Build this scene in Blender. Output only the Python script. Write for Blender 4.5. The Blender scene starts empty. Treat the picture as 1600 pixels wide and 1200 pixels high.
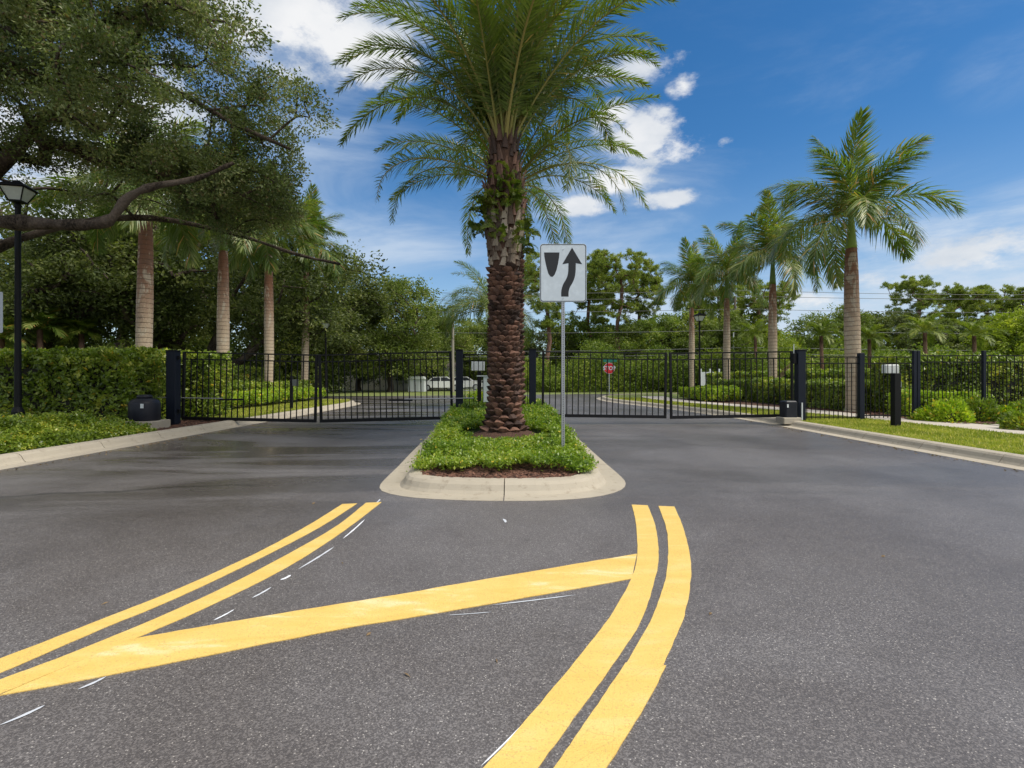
import bpy, math, random
import numpy as np
from mathutils import Vector, Matrix
C = bpy.context.scene
COL = C.collection
PI = math.pi
F = 800.0; HZ = 590.0; CH = 1.31          # focal length and horizon in photo pixels, camera height in m

# ------------------------------------------------------------------ camera, sky, sun, exposure
cam = bpy.data.cameras.new('camera'); camo = bpy.data.objects.new('camera', cam); COL.objects.link(camo)
camo.location = (0, 0, CH); camo.rotation_euler = (PI/2, 0, 0)
cam.sensor_width = 36; cam.lens = 36*F/1600; cam.shift_y = -10/1600
cam.clip_start = .05; cam.clip_end = 3000
C.camera = camo
C.render.resolution_x = 1024; C.render.resolution_y = 768
C.view_settings.view_transform = 'Standard'; C.view_settings.look = 'None'
C.view_settings.exposure = 0.55; C.view_settings.gamma = 1; C.view_settings.use_curve_mapping = False
SUN_AZ, SUN_EL = 118, 58                   # clockwise from +Y, degrees
sun = bpy.data.lights.new('sun', 'SUN'); sun.energy = 3.0; sun.angle = math.radians(34); sun.color = (1, .93, .82)
suno = bpy.data.objects.new('sun', sun); COL.objects.link(suno)
sa, se = math.radians(SUN_AZ), math.radians(SUN_EL)
sd = Vector((math.sin(sa)*math.cos(se), math.cos(sa)*math.cos(se), math.sin(se)))
suno.rotation_euler = sd.to_track_quat('Z', 'Y').to_euler(); suno.location = sd*50
W = bpy.data.worlds.new('World'); C.world = W; W.use_nodes = True

class NT:
    def __init__(s, nt):
        s.nt = nt
    def n(s, t, ins=None, **kw):
        o = s.nt.nodes.new(t)
        for k, v in kw.items(): setattr(o, k, v)
        for k, v in (ins or {}).items():
            if hasattr(v, 'bl_idname') and hasattr(v, 'outputs'): v = v.outputs[0]
            if isinstance(v, bpy.types.NodeSocket): s.nt.links.new(v, o.inputs[k])
            else: o.inputs[k].default_value = v
        return o
    def m(s, op, a, b=0.0, c=0.0, clamp=False):
        return s.n('ShaderNodeMath', {0: a, 1: b, 2: c}, operation=op, use_clamp=clamp).outputs[0]
    def mix(s, f, a, b, bt='MIX'):
        o = s.nt.nodes.new('ShaderNodeMix'); o.data_type = 'RGBA'; o.blend_type = bt
        for i, v in ((0, f), (6, a), (7, b)):
            if isinstance(v, bpy.types.NodeSocket): s.nt.links.new(v, o.inputs[i])
            else:
                if i and len(v) == 3: v = (*v, 1)
                o.inputs[i].default_value = v
        return o.outputs[2]
    def noise(s, vec, scale, detail=3, rough=.55, dist=0):
        return s.n('ShaderNodeTexNoise', {'Vector': vec, 'Scale': scale, 'Detail': detail, 'Roughness': rough, 'Distortion': dist}).outputs[0]
    def map(s, vec, scale=(1, 1, 1), rot=(0, 0, 0), loc=(0, 0, 0)):
        return s.n('ShaderNodeMapping', {'Vector': vec, 'Scale': scale, 'Rotation': rot, 'Location': loc}).outputs[0]
    def ss(s, v, lo, hi, a=0.0, b=1.0):
        o = s.n('ShaderNodeMapRange', {'Value': v, 'From Min': lo, 'From Max': hi, 'To Min': a, 'To Max': b}, interpolation_type='SMOOTHSTEP')
        return o.outputs[0]

def world_sky():
    W.node_tree.nodes.clear(); q = NT(W.node_tree)
    sky = q.n('ShaderNodeTexSky', sky_type='NISHITA', sun_disc=False, sun_elevation=se, sun_rotation=sa,
              air_density=1.0, dust_density=.3, ozone_density=3.0, altitude=0)
    hs = q.n('ShaderNodeHueSaturation', {'Saturation': SKY_SAT, 'Value': SKY_VAL, 'Hue': .5, 'Fac': 1.0, 'Color': sky})
    tc = q.n('ShaderNodeTexCoord').outputs['Generated']
    sx = q.n('ShaderNodeSeparateXYZ', {0: tc})
    az = q.m('ARCTAN2', sx.outputs[0], sx.outputs[1]); el = q.m('ARCSINE', sx.outputs[2])
    n1 = q.noise(q.map(tc, (1, 1, 1.9)), 9.0, 10, .66, .05)
    n2 = q.noise(q.map(tc, (1, 1, 3.2), (0, .25, 0)), 2.2, 7, .62, .6)
    n3 = q.noise(q.map(tc, (1, 1, 1.6), loc=(3, 1, 0)), 2.3, 5, .55, .1)
    fld = None
    #  (px, py, rx, ry, weight) of the clouds over the street, as directions
    for px, py, rx, ry, w in [(450, -10, 270, 140, 1), (560, 70, 150, 70, 1), (620, 100, 70, 34, .7), (1005, 215, 100, 52, 1), (1050, 240, 60, 28, .8), (965, 285, 95, 32, 1.0), (1040, 308, 70, 22, .85), (900, 318, 80, 26, .8), (985, 108, 120, 30, .85),
                              (1030, 305, 60, 16, .62), (1068, 132, 34, 26, .75), (985, 108, 105, 22, .66), (1130, 226, 26, 14, .45), (900, 320, 70, 20, .55),
                              (1270, 470, 120, 26, .5), (1500, 395, 190, 46, .8), (1400, 440, 160, 26, .6), (150, 260, 330, 300, .85),
                              (1060, 225, 60, 36, .9), (960, 180, 50, 30, .8)]:
        u, v = (px-800)/F, (HZ-py)/F
        a0 = math.atan(u); e0 = math.atan(v/math.hypot(1, u)); ra = rx/F*math.cos(a0)**2; re = ry/F*math.cos(e0)*math.cos(a0)
        dx = q.m('DIVIDE', q.m('SUBTRACT', az, a0), ra); dy = q.m('DIVIDE', q.m('SUBTRACT', el, e0), re)
        r2 = q.m('ADD', q.m('MULTIPLY', dx, dx), q.m('MULTIPLY', dy, dy))
        f = q.m('MULTIPLY', q.m('SUBTRACT', 1.0, q.m('POWER', r2, .5), clamp=True), w*1.25)
        fld = f if fld is None else q.m('MAXIMUM', fld, f)
    vl = None
    for px, py, rx, ry, w in [(1560, 390, 460, 170, 1.25), (1270, 470, 330, 90, 1.1), (950, 450, 260, 90, .75), (500, 235, 130, 110, .7), (600, 370, 190, 70, .5), (960, 300, 190, 90, .55), (1570, 110, 130, 70, .45), (480, 60, 300, 170, .5)]:
        u, v = (px-800)/F, (HZ-py)/F
        a0 = math.atan(u); e0 = math.atan(v/math.hypot(1, u)); ra = rx/F*math.cos(a0)**2; re = ry/F*math.cos(e0)*math.cos(a0)
        dx = q.m('DIVIDE', q.m('SUBTRACT', az, a0), ra); dy = q.m('DIVIDE', q.m('SUBTRACT', el, e0), re)
        r2 = q.m('ADD', q.m('MULTIPLY', dx, dx), q.m('MULTIPLY', dy, dy)); f = q.m('MULTIPLY', q.ss(r2, 1.0, 0.0), w)
        vl = f if vl is None else q.m('MAXIMUM', vl, f)
    # out of view: denser cumulus, added to neutralise the blue skylight
    aw = q.ss(q.m('ABSOLUTE', az), .85, 1.3); up = q.ss(el, .75, 1.0)
    gen = q.m('MULTIPLY', q.ss(n3, .34, .52), q.m('MAXIMUM', aw, up)); gen = q.m('MULTIPLY', gen, .95)
    fld = q.m('MAXIMUM', fld, gen)
    dens = q.ss(q.m('ADD', fld, q.m('MULTIPLY', q.m('SUBTRACT', n1, .5), 2.9)), .17, .86)
    dens = q.m('MULTIPLY', dens, q.ss(fld, .0, .26))
    veil = q.m('MULTIPLY', q.ss(n2, .44, .75), q.ss(el, .85, .0, 0.0, .55))
    veil = q.m('ADD', veil, q.ss(el, .42, .0, 0.0, .42)); veil = q.m('ADD', veil, q.m('MULTIPLY', vl, q.ss(n2, .30, .66)))
    shade = q.ss(q.m('ADD', q.noise(q.map(tc, (1, 1, 2), loc=(0, 0, .05)), 7, 5, .5), q.m('MULTIPLY', fld, .25)), .4, .85)
    ccol = q.mix(shade, (4.2, 4.6, 5.1, 1), (6.5, 6.5, 6.5, 1))
    col = q.mix(q.m('MULTIPLY', veil, .75, clamp=True), hs.outputs[0], (4.2, 4.9, 5.8, 1))
    col = q.mix(q.m('MULTIPLY', dens, .93), col, ccol)
    bg = q.n('ShaderNodeBackground', {'Color': col, 'Strength': .1})
    q.n('ShaderNodeOutputWorld', {0: bg})
SKY_SAT, SKY_VAL = 1.32, .88
world_sky()

# ------------------------------------------------------------------ helpers
rng = np.random.default_rng(7)
random.seed(7)
def P(x, y, z=0.0):
    """photo pixel on a level plane of height z -> world point"""
    Y = F*(CH-z)/(y-HZ); return np.array([(x-800)*Y/F, Y, z])
def A(x, Y): return (x-800)*Y/F
def ZZ(y, Y): return CH+(HZ-y)*Y/F

def link(o, parent=None):
    COL.objects.link(o)
    if parent is not None: o.parent = parent
    return o
def tag(o, label=None, cat=None, group=None, kind=None):
    for k, v in (('label', label), ('category', cat), ('group', group), ('kind', kind)):
        if v: o[k] = v
    return o
def thing(name, label, cat, loc=(0, 0, 0), rz=0, group=None):
    o = link(bpy.data.objects.new(name, None)); o.location = loc; o.rotation_euler = (0, 0, rz)
    o.empty_display_size = .2
    return tag(o, label, cat, group)

class G:
    def __init__(s): s.V = []; s.Q = []; s.T = []; s.n = 0; s.NG = []
    def add(s, v, q=None, t=None):
        v = np.asarray(v, float).reshape(-1, 3)
        if q is not None and len(q): s.Q.append(np.asarray(q, int).reshape(-1, 4)+s.n)
        if t is not None and len(t): s.T.append(np.asarray(t, int).reshape(-1, 3)+s.n)
        s.V.append(v); s.n += len(v); return s
    def box(s, x0, x1, y0, y1, z0, z1, ch=0.0):
        """box, vertical and top edges chamfered by ch"""
        if ch <= 0:
            v = [(x, y, z) for z in (z0, z1) for x, y in ((x0, y0), (x1, y0), (x1, y1), (x0, y1))]
            return s.add(v, [(3, 2, 1, 0), (4, 5, 6, 7), (0, 1, 5, 4), (1, 2, 6, 5), (2, 3, 7, 6), (3, 0, 4, 7)])
        def ring(i, z):
            a, b, c, d = x0+i, x1-i, y0+i, y1-i
            return [(a+ch, c, z), (b-ch, c, z), (b, c+ch, z), (b, d-ch, z), (b-ch, d, z), (a+ch, d, z), (a, d-ch, z), (a, c+ch, z)]
        v = ring(0, z0)+ring(0, z1-ch)+ring(ch*.8, z1); q = []
        for k in range(2):
            for i in range(8): q.append((k*8+i, k*8+(i+1) % 8, k*8+8+(i+1) % 8, k*8+8+i))
        q += [(16, 17, 22, 23), (17, 18, 21, 22), (18, 19, 20, 21), (3, 2, 1, 0), (7, 4, 3, 0), (7, 6, 5, 4)]
        return s.add(v, q)
    def tube(s, pts, rad, n=8, cap=True):
        pts = np.asarray(pts, float); m = len(pts); rad = np.broadcast_to(np.asarray(rad, float), (m,))
        t = np.gradient(pts, axis=0); t /= np.linalg.norm(t, axis=1)[:, None]+1e-9
        up = np.where(np.abs(t[:, 2:3]) > .9, np.array([[1., 0, 0]]), np.array([[0, 0, 1.]]))
        if abs(t[:, 2]).mean() > .6: up = np.tile([[1., 0, 0]], (m, 1))
        a = np.cross(t, up); a /= np.linalg.norm(a, axis=1)[:, None]+1e-9; b = np.cross(t, a)
        th = np.arange(n)*2*PI/n
        v = pts[:, None]+rad[:, None, None]*(a[:, None]*np.cos(th)[None, :, None]+b[:, None]*np.sin(th)[None, :, None])
        i = np.arange(m-1)[:, None]*n; j = np.arange(n)[None]
        q = np.stack([i+j, i+(j+1) % n, i+n+(j+1) % n, i+n+j], -1).reshape(-1, 4)
        v = v.reshape(-1, 3); t_ = []
        if cap:
            v = np.vstack([v, pts[:1], pts[-1:]])
            for k in range(n): t_.append((m*n, (k+1) % n, k)); t_.append((m*n+1, (m-1)*n+k, (m-1)*n+(k+1) % n))
        return s.add(v, q, t_)
    def lathe(s, prof, n=24, cx=0, cy=0):
        prof = np.asarray(prof, float)
        return s.tube(np.stack([np.full(len(prof), cx), np.full(len(prof), cy), prof[:, 1]], 1), prof[:, 0], n)
    def prism(s, poly, y0, y1):
        """polygon in x,z extruded from y0 to y1 (convex or mildly concave)"""
        n = len(poly); v = [(x, y0, z) for x, z in poly]+[(x, y1, z) for x, z in poly]
        s.add(v, [(i, (i+1) % n, n+(i+1) % n, n+i) for i in range(n)]); b = s.n-2*n
        s.NG.append([b+n-1-i for i in range(n)]); s.NG.append([b+n+i for i in range(n)]); return s
    def build(s, name, mat, parent=None, smooth=False, kind=None, label=None):
        me = bpy.data.meshes.new(name)
        V = np.vstack(s.V); Q = np.vstack(s.Q) if s.Q else np.zeros((0, 4), int); T = np.vstack(s.T) if s.T else np.zeros((0, 3), int)
        if s.NG:
            me.from_pydata(V.tolist(), [], Q.tolist()+T.tolist()+s.NG)
        else:
            me.vertices.add(len(V)); me.vertices.foreach_set('co', V.ravel())
            loops = np.concatenate([Q.ravel(), T.ravel()]); me.loops.add(len(loops)); me.loops.foreach_set('vertex_index', loops)
            ln = np.concatenate([np.full(len(Q), 4), np.full(len(T), 3)]); st = np.concatenate([[0], np.cumsum(ln)[:-1]]) if len(ln) else ln
            me.polygons.add(len(ln)); me.polygons.foreach_set('loop_start', st)
            try: me.polygons.foreach_set('loop_total', ln)
            except Exception: pass
            me.update(calc_edges=True)
        me.polygons.foreach_set('use_smooth', np.full(len(me.polygons), smooth)); me.update()
        me.materials.append(mat)
        return tag(link(bpy.data.objects.new(name, me), parent), label, kind=kind)
def clone(o, parent=None, loc=None, rot=None, scale=None, label=None):
    c = o.copy(); link(c, parent if parent is not None else None)
    if parent is not None: c.parent = parent
    if loc is not None: c.location = loc
    if rot is not None: c.rotation_euler = rot
    if scale is not None: c.scale = scale
    if label: c['label'] = label
    return c
def copy_tree(o, parent=None):
    c = o.copy(); COL.objects.link(c); c.parent = parent
    for ch in [x for x in o.children]: copy_tree(ch, c)
    return c

def wob(p, s=1.0, seed=0, oct=3):
    """cheap smooth noise -1..1 of points (n,3)"""
    r = np.random.default_rng(seed); p = np.asarray(p, float); o = np.zeros(len(p)); a = 1.0; tot = 0
    for k in range(oct):
        for _ in range(3):
            d = r.normal(size=3); d /= np.linalg.norm(d); o += a*np.sin(p@d*s*2.1+r.uniform(0, 6.3))/3
        tot += a; s *= 2.1; a *= .6
    return np.clip(o/tot*1.8, -1, 1)

def rand_dirs(n, r=rng):
    d = r.normal(size=(n, 3)); return d/(np.linalg.norm(d, axis=1)[:, None]+1e-9)
def leaves(g, c, ln, wd, d=None, r=rng, fold=0):
    """one pointed leaf (a quad) per centre"""
    n = len(c)
    if d is None: d = rand_dirs(n, r)
    d = d/(np.linalg.norm(d, axis=1)[:, None]+1e-9)
    s = np.cross(d, rand_dirs(n, r)); s /= np.linalg.norm(s, axis=1)[:, None]+1e-9
    L = (ln*r.uniform(.65, 1.25, n))[:, None]; w = (wd*r.uniform(.7, 1.2, n))[:, None]/2
    k = np.cross(d, s)*L*.12
    a = c-d*L*.5; b = c+s*w-d*L*.02+k; e = c+d*L*.5; f = c-s*w-d*L*.02+k
    v = np.stack([a, b, e, f], 1).reshape(-1, 3)
    g.add(v, np.arange(n*4).reshape(-1, 4)); return g

# ------------------------------------------------------------------ materials
def M(name, base=(.5, .5, .5), rough=.6, metal=0.0, fn=None, spec=.5):
    m = bpy.data.materials.new(name); m.use_nodes = True; m.node_tree.nodes.clear(); q = NT(m.node_tree)
    b = q.n('ShaderNodeBsdfPrincipled', {'Base Color': (*base, 1), 'Roughness': rough, 'Metallic': metal, 'Specular IOR Level': spec})
    out = q.n('ShaderNodeOutputMaterial', {0: b})
    if fn: fn(q, b, out)
    return m
def setin(q, b, **kw):
    for k, v in kw.items():
        k = {'col': 'Base Color', 'rough': 'Roughness', 'normal': 'Normal', 'spec': 'Specular IOR Level'}[k]
        if isinstance(v, bpy.types.NodeSocket): q.nt.links.new(v, b.inputs[k])
        else: b.inputs[k].default_value = v
def bump(q, h, dist, strength=1.0):
    return q.n('ShaderNodeBump', {'Height': h, 'Distance': dist, 'Strength': strength}).outputs[0]
def pos(q): return q.n('ShaderNodeNewGeometry').outputs['Position']
def objc(q): return q.n('ShaderNodeTexCoord').outputs['Object']

def leafmat(name, dark, mid, light, trans=.3, rough=.5, clump=.6, dead=None, deadfrac=.03, spec=.3):
    def fn(q, b, out):
        ge = q.n('ShaderNodeNewGeometry'); ri = ge.outputs['Random Per Island']
        nz = q.noise(ge.outputs['Position'], clump, 2, .6)
        f = q.m('ADD', q.m('MULTIPLY', ri, .55), q.m('MULTIPLY', q.ss(nz, .3, .7), .45))
        c = q.mix(q.ss(f, .05, .55), dark, mid); c = q.mix(q.ss(f, .55, .98), c, light)
        if dead: c = q.mix(q.m('GREATER_THAN', q.m('FRACT', q.m('MULTIPLY', ri, 17.3)), 1-deadfrac), c, dead)
        setin(q, b, col=c, rough=rough, spec=spec)
        tr = q.n('ShaderNodeBsdfTranslucent', {'Color': q.mix(1.0, c, (1.5, 1.7, .6), 'MULTIPLY')})
        mx = q.n('ShaderNodeMixShader', {0: trans, 1: b, 2: tr}); q.nt.links.new(mx.outputs[0], out.inputs[0])
    return M(name, fn=fn)
LF = {
 'oak_near': leafmat('oak_leaves_near', (0.055, 0.076, 0.027), (0.133, 0.171, 0.061), (0.309, 0.321, 0.150), .30, .42, .9, (.17, .13, .07), .07),
 'oak_far': leafmat('oak_leaves_far', (0.036, 0.053, 0.017), (0.095, 0.122, 0.033), (0.195, 0.212, 0.061), .3, .5, .35),
 'tree_mid': leafmat('tree_leaves', (0.069, 0.100, 0.023), (0.152, 0.200, 0.040), (0.295, 0.308, 0.081), .3, .5, .3),
 'tree_lite': leafmat('light_tree_leaves', (0.138, 0.187, 0.017), (0.254, 0.312, 0.028), (0.432, 0.452, 0.057), .35, .5, .5),
 'pine': leafmat('pine_needles', (0.087, 0.125, 0.024), (0.207, 0.261, 0.044), (0.381, 0.394, 0.086), .25, .5, .5),
 'hedge': leafmat('hedge_leaves', (0.079, 0.120, 0.015), (0.195, 0.272, 0.029), (0.486, 0.487, 0.071), .28, .33, 1.4, (0.490, 0.343, 0.034), .015, .5),
 'hedge_lite': leafmat('bright_hedge_leaves', (0.118, 0.187, 0.013), (0.274, 0.390, 0.025), (0.548, 0.593, 0.063), .35, .35, 1.6, (0.700, 0.499, 0.046), .03, .5),
 'cover': leafmat('ground_cover_leaves', (0.065, 0.125, 0.014), (0.177, 0.268, 0.023), (0.353, 0.391, 0.060), .35, .36, 1.5, (0.588, 0.437, 0.057), .012, .5),
 'thicket': leafmat('thicket_leaves', (0.061, 0.098, 0.016), (0.154, 0.216, 0.030), (0.329, 0.355, 0.061), .3, .5, .25),
 'date': leafmat('date_palm_leaflets', (0.065, 0.099, 0.019), (0.122, 0.174, 0.030), (0.224, 0.237, 0.066), .34, .36, .8, (0.510, 0.343, 0.103), .012, .5),
 'royal': leafmat('royal_palm_leaflets', (0.058, 0.108, 0.021), (0.138, 0.196, 0.039), (0.315, 0.327, 0.111), .3, .34, .7, (0.470, 0.281, 0.103), .06, .5),
 'fern': leafmat('fern_leaves', (0.051, 0.089, 0.012), (0.110, 0.151, 0.021), (0.204, 0.206, 0.051), .35, .45, 3),
 'grass': leafmat('lawn_grass', (0.162, 0.201, 0.025), (0.307, 0.344, 0.044), (0.541, 0.502, 0.113), .3, .5, 1.2, (0.700, 0.562, 0.205), .08),
 'dry': leafmat('dry_leaves', (.09, .06, .035), (.22, .15, .08), (.34, .26, .14), .15, .7, 3),
}
def f_asphalt(q, b, out):
    p = pos(q); sp = q.n('ShaderNodeSeparateXYZ', {0: p}); X, Y = sp.outputs[0], sp.outputs[1]
    v = q.n('ShaderNodeTexVoronoi', {'Vector': p, 'Scale': 165.0, 'Randomness': 1.0}); cr = q.n('ShaderNodeSeparateColor', {0: v.outputs['Color']}).outputs[0]
    ag = q.ss(cr, .25, 1.0)
    n1 = q.noise(p, 60, 4, .7); big = q.noise(p, .38, 5, .6, .5); st = q.noise(q.map(p, (.30, 1.3, 1), (0, 0, .12)), .5, 5, .62, .9); mid = q.noise(p, 2.3, 5, .65, .3)
    c = q.mix(ag, (.058, .051, .050), (.178, .162, .156))
    c = q.mix(q.m('MULTIPLY', n1, .6), c, (.092, .082, .079))
    spark = q.m('MULTIPLY', q.m('GREATER_THAN', cr, .965), q.m('LESS_THAN', v.outputs['Distance'], .42))
    c = q.mix(q.m('MULTIPLY', spark, .75), c, (.46, .43, .39))
    # lanes: broad browner and greyer fields, paler ones with damp reflection painted in, tyre darkened bands
    c = q.mix(q.m('MULTIPLY', q.ss(big, .38, .62), .8), c, q.mix(1.0, c, (1.34, 1.40, 1.46), 'MULTIPLY'))
    c = q.mix(q.m('MULTIPLY', q.ss(mid, .45, .7), .35), c, q.mix(1.0, c, (.72, .69, .68), 'MULTIPLY'))
    lane = None
    for lx in (-5.4, -3.7, 3.2, 4.9):
        f = q.ss(q.m('ABSOLUTE', q.m('SUBTRACT', q.m('ADD', X, q.m('MULTIPLY', q.m('SUBTRACT', big, .5), 1.6)), lx)), .55, .05)
        lane = f if lane is None else q.m('MAXIMUM', lane, f)
    c = q.mix(q.m('MULTIPLY', lane, .28), c, q.mix(1.0, c, (.62, .60, .60), 'MULTIPLY'))
    far = q.ss(Y, 3.0, 7.5); lf = q.ss(X, 2.0, -5.0)
    wet = q.m('MULTIPLY', q.ss(st, .40, .60), q.m('MULTIPLY', q.m('ADD', .12, q.m('MULTIPLY', far, .88)), q.m('ADD', .35, q.m('MULTIPLY', lf, .65))))
    c = q.mix(q.m('MULTIPLY', wet, .75), c, q.mix(1.0, c, (.36, .33, .31), 'MULTIPLY'))
    dp = q.ss(q.noise(p, 1.9, 4, .6, .2), .62, .74); c = q.mix(q.m('MULTIPLY', dp, .30), c, (.03, .026, .024))
    # hairline cracks and the damp seam on the left lane
    wv = q.n('ShaderNodeTexNoise', {'Vector': p, 'Scale': 1.4, 'Detail': 4.0}).outputs[0]
    seam = q.m('ABSOLUTE', q.m('SUBTRACT', q.m('ADD', Y, q.m('MULTIPLY', q.m('SUBTRACT', wv, .5), .5)), q.m('ADD', 7.15, q.m('MULTIPLY', X, .27))))
    seam = q.m('MULTIPLY', q.ss(seam, .07, .01), q.m('MULTIPLY', q.ss(X, -2.6, -3.6), q.ss(X, -7.4, -6.2)))
    c = q.mix(q.m('MULTIPLY', seam, .6), c, (.02, .018, .017))
    gut = q.ss(q.m('ABSOLUTE', X), 6.75, 7.25, 0.0, .5); c = q.mix(q.m('MULTIPLY', gut, q.ss(mid, .3, .6)), c, (.045, .036, .028))
    r = q.m('SUBTRACT', q.m('ADD', q.m('SUBTRACT', .47, q.m('MULTIPLY', far, .10)), q.m('MULTIPLY', big, .14)), q.m('MULTIPLY', wet, .27))
    setin(q, b, col=c, rough=r, normal=bump(q, q.m('ADD', cr, n1), .0035, q.m('SUBTRACT', .65, q.m('MULTIPLY', wet, .55))), spec=.8)
def f_paint(c1, c2, c3, pale=.8):
    def fn(q, b, out):
        p = pos(q); n = q.noise(q.map(p, (1, 3.5, 1), (0, 0, -.5)), 2.2, 4, .6, .5); fine = q.noise(p, 130, 3, .7); mid = q.noise(p, 22, 4, .65)
        c = q.mix(q.ss(n, .25, .6), c1, c2); c = q.mix(q.m('MULTIPLY', q.ss(n, .53, .68), pale), c, c3)
        vo = q.n('ShaderNodeSeparateColor', {0: q.n('ShaderNodeTexVoronoi', {'Vector': p, 'Scale': 165.0}).outputs['Color']}).outputs[0]
        c = q.mix(q.m('MULTIPLY', q.ss(fine, .56, .76), .38), c, (.30, .22, .08)); c = q.mix(q.m('MULTIPLY', q.m('GREATER_THAN', vo, .93), .35), c, (.32, .25, .12))
        cv = q.n('ShaderNodeTexVoronoi', {'Vector': q.mix(.06, p, q.n('ShaderNodeTexNoise', {'Vector': p, 'Scale': 6.0}).outputs[1]), 'Scale': 2.1}, feature='DISTANCE_TO_EDGE').outputs[0]
        c = q.mix(q.m('MULTIPLY', q.m('LESS_THAN', cv, .0018), .35), c, (.42, .27, .09))
        wear = q.m('MULTIPLY', q.ss(mid, .64, .74), q.ss(fine, .45, .6)); c = q.mix(q.m('MULTIPLY', wear, .5), c, (.16, .13, .09))
        setin(q, b, col=c, rough=.55, normal=bump(q, q.m('ADD', vo, q.m('ADD', fine, q.m('MULTIPLY', mid, .5))), .0032, .7))
    return fn
def f_conc(c1, c2, dirt=(.16, .13, .09)):
    def fn(q, b, out):
        p = pos(q); n = q.noise(p, 1.1, 5, .65, .3); f = q.noise(p, 90, 3, .7); m_ = q.noise(p, 9, 5, .7)
        c = q.mix(n, c1, c2); c = q.mix(q.m('MULTIPLY', q.ss(m_, .52, .75), .55), c, dirt); c = q.mix(q.m('MULTIPLY', f, .22), c, (.12, .11, .09))
        ri = q.n('ShaderNodeObjectInfo').outputs['Random']; c = q.mix(q.m('MULTIPLY', ri, .3), c, q.mix(1.0, c, (.78, .76, .72), 'MULTIPLY'))
        setin(q, b, col=c, rough=.8, normal=bump(q, q.m('ADD', f, m_), .004, .5))
    return fn
def f_ground(c1, c2, c3, sc=30):
    def fn(q, b, out):
        p = pos(q); n = q.noise(p, sc, 4, .7); m_ = q.noise(p, .9, 4, .6)
        c = q.mix(q.ss(n, .3, .7), c1, c2); c = q.mix(q.m('MULTIPLY', q.ss(m_, .45, .7), .6), c, c3)
        setin(q, b, col=c, rough=.95, normal=bump(q, n, .03, .8))
    return fn
def f_bark(c1, c2, ring=0, sc=14, vs=.25):
    def fn(q, b, out):
        p = objc(q); n = q.noise(q.map(p, (1, 1, vs)), sc, 5, .7, .3); big = q.noise(q.map(p, (1, 1, .4)), 1.6, 4, .6, .4)
        c = q.mix(q.ss(n, .3, .72), c1, c2); c = q.mix(q.m('MULTIPLY', q.ss(big, .42, .62), .55), c, tuple(min(1, x*1.5+.03) for x in c2))
        h = n
        setin(q, b, col=c, rough=.9, normal=bump(q, h, .06, 1.0), spec=.15)
    return fn
def f_royal(q, b, out):
    p = objc(q); z = q.n('ShaderNodeSeparateXYZ', {0: p}).outputs[2]; n = q.noise(q.map(p, (1, 1, .35)), 3.5, 5, .7, .5); fine = q.noise(q.map(p, (1, 1, .2)), 30, 4, .7)
    ri = q.n('ShaderNodeObjectInfo').outputs['Random']
    zz = q.m('ADD', q.m('MULTIPLY', z, .24), q.m('ADD', q.m('MULTIPLY', q.m('SUBTRACT', n, .5), 1.1), q.m('MULTIPLY', q.m('SUBTRACT', ri, .5), .5)))
    c = q.mix(q.ss(zz, .55, 1.35), (.44, .35, .25), (.20, .088, .048))
    c = q.mix(q.m('MULTIPLY', q.ss(n, .50, .62), .7), c, (.50, .44, .34)); c = q.mix(q.m('MULTIPLY', q.ss(q.noise(p, 1.7, 5, .7, .6), .52, .70), .55), c, (.12, .085, .06))
    w = q.m('FRACT', q.m('ADD', q.m('MULTIPLY', z, 6.2), q.m('MULTIPLY', n, .5))); rg = q.ss(q.m('ABSOLUTE', q.m('SUBTRACT', w, .5)), .0, .15, 1.0, 0.0)
    c = q.mix(q.m('MULTIPLY', q.m('MULTIPLY', rg, q.ss(n, .30, .60, .25, 1.0)), .75), c, (.07, .045, .03)); c = q.mix(q.m('MULTIPLY', q.ss(fine, .5, .7), .35), c, (.16, .11, .08))
    setin(q, b, col=c, rough=.85, normal=bump(q, q.m('ADD', fine, q.m('MULTIPLY', rg, -.6)), .02, .7))
def f_metal(c, rough):   # painted metal with faint dust
    def fn(q, b, out):
        p = pos(q); n = q.noise(p, 9, 4, .7); f = q.noise(p, 120, 2, .6)
        cc = q.mix(q.m('MULTIPLY', q.ss(n, .45, .75), .35), c, tuple(x*1.4+.003 for x in c))
        setin(q, b, col=cc, rough=q.m('ADD', rough-.08, q.m('MULTIPLY', n, .18)), normal=bump(q, f, .0008, .4))
    return fn
def f_varied(c1, c2, rough=.8, sc=25, bm=.01):
    def fn(q, b, out):
        g_ = q.n('ShaderNodeNewGeometry'); oi = q.n('ShaderNodeObjectInfo').outputs['Random']; n = q.noise(g_.outputs['Position'], sc, 4, .7)
        f = q.m('ADD', q.m('MULTIPLY', q.m('FRACT', q.m('ADD', g_.outputs['Random Per Island'], oi)), .6), q.m('MULTIPLY', n, .4))
        setin(q, b, col=q.mix(q.ss(f, .15, .85), c1, c2), rough=rough, normal=bump(q, n, bm, .6))
    return fn
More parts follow.
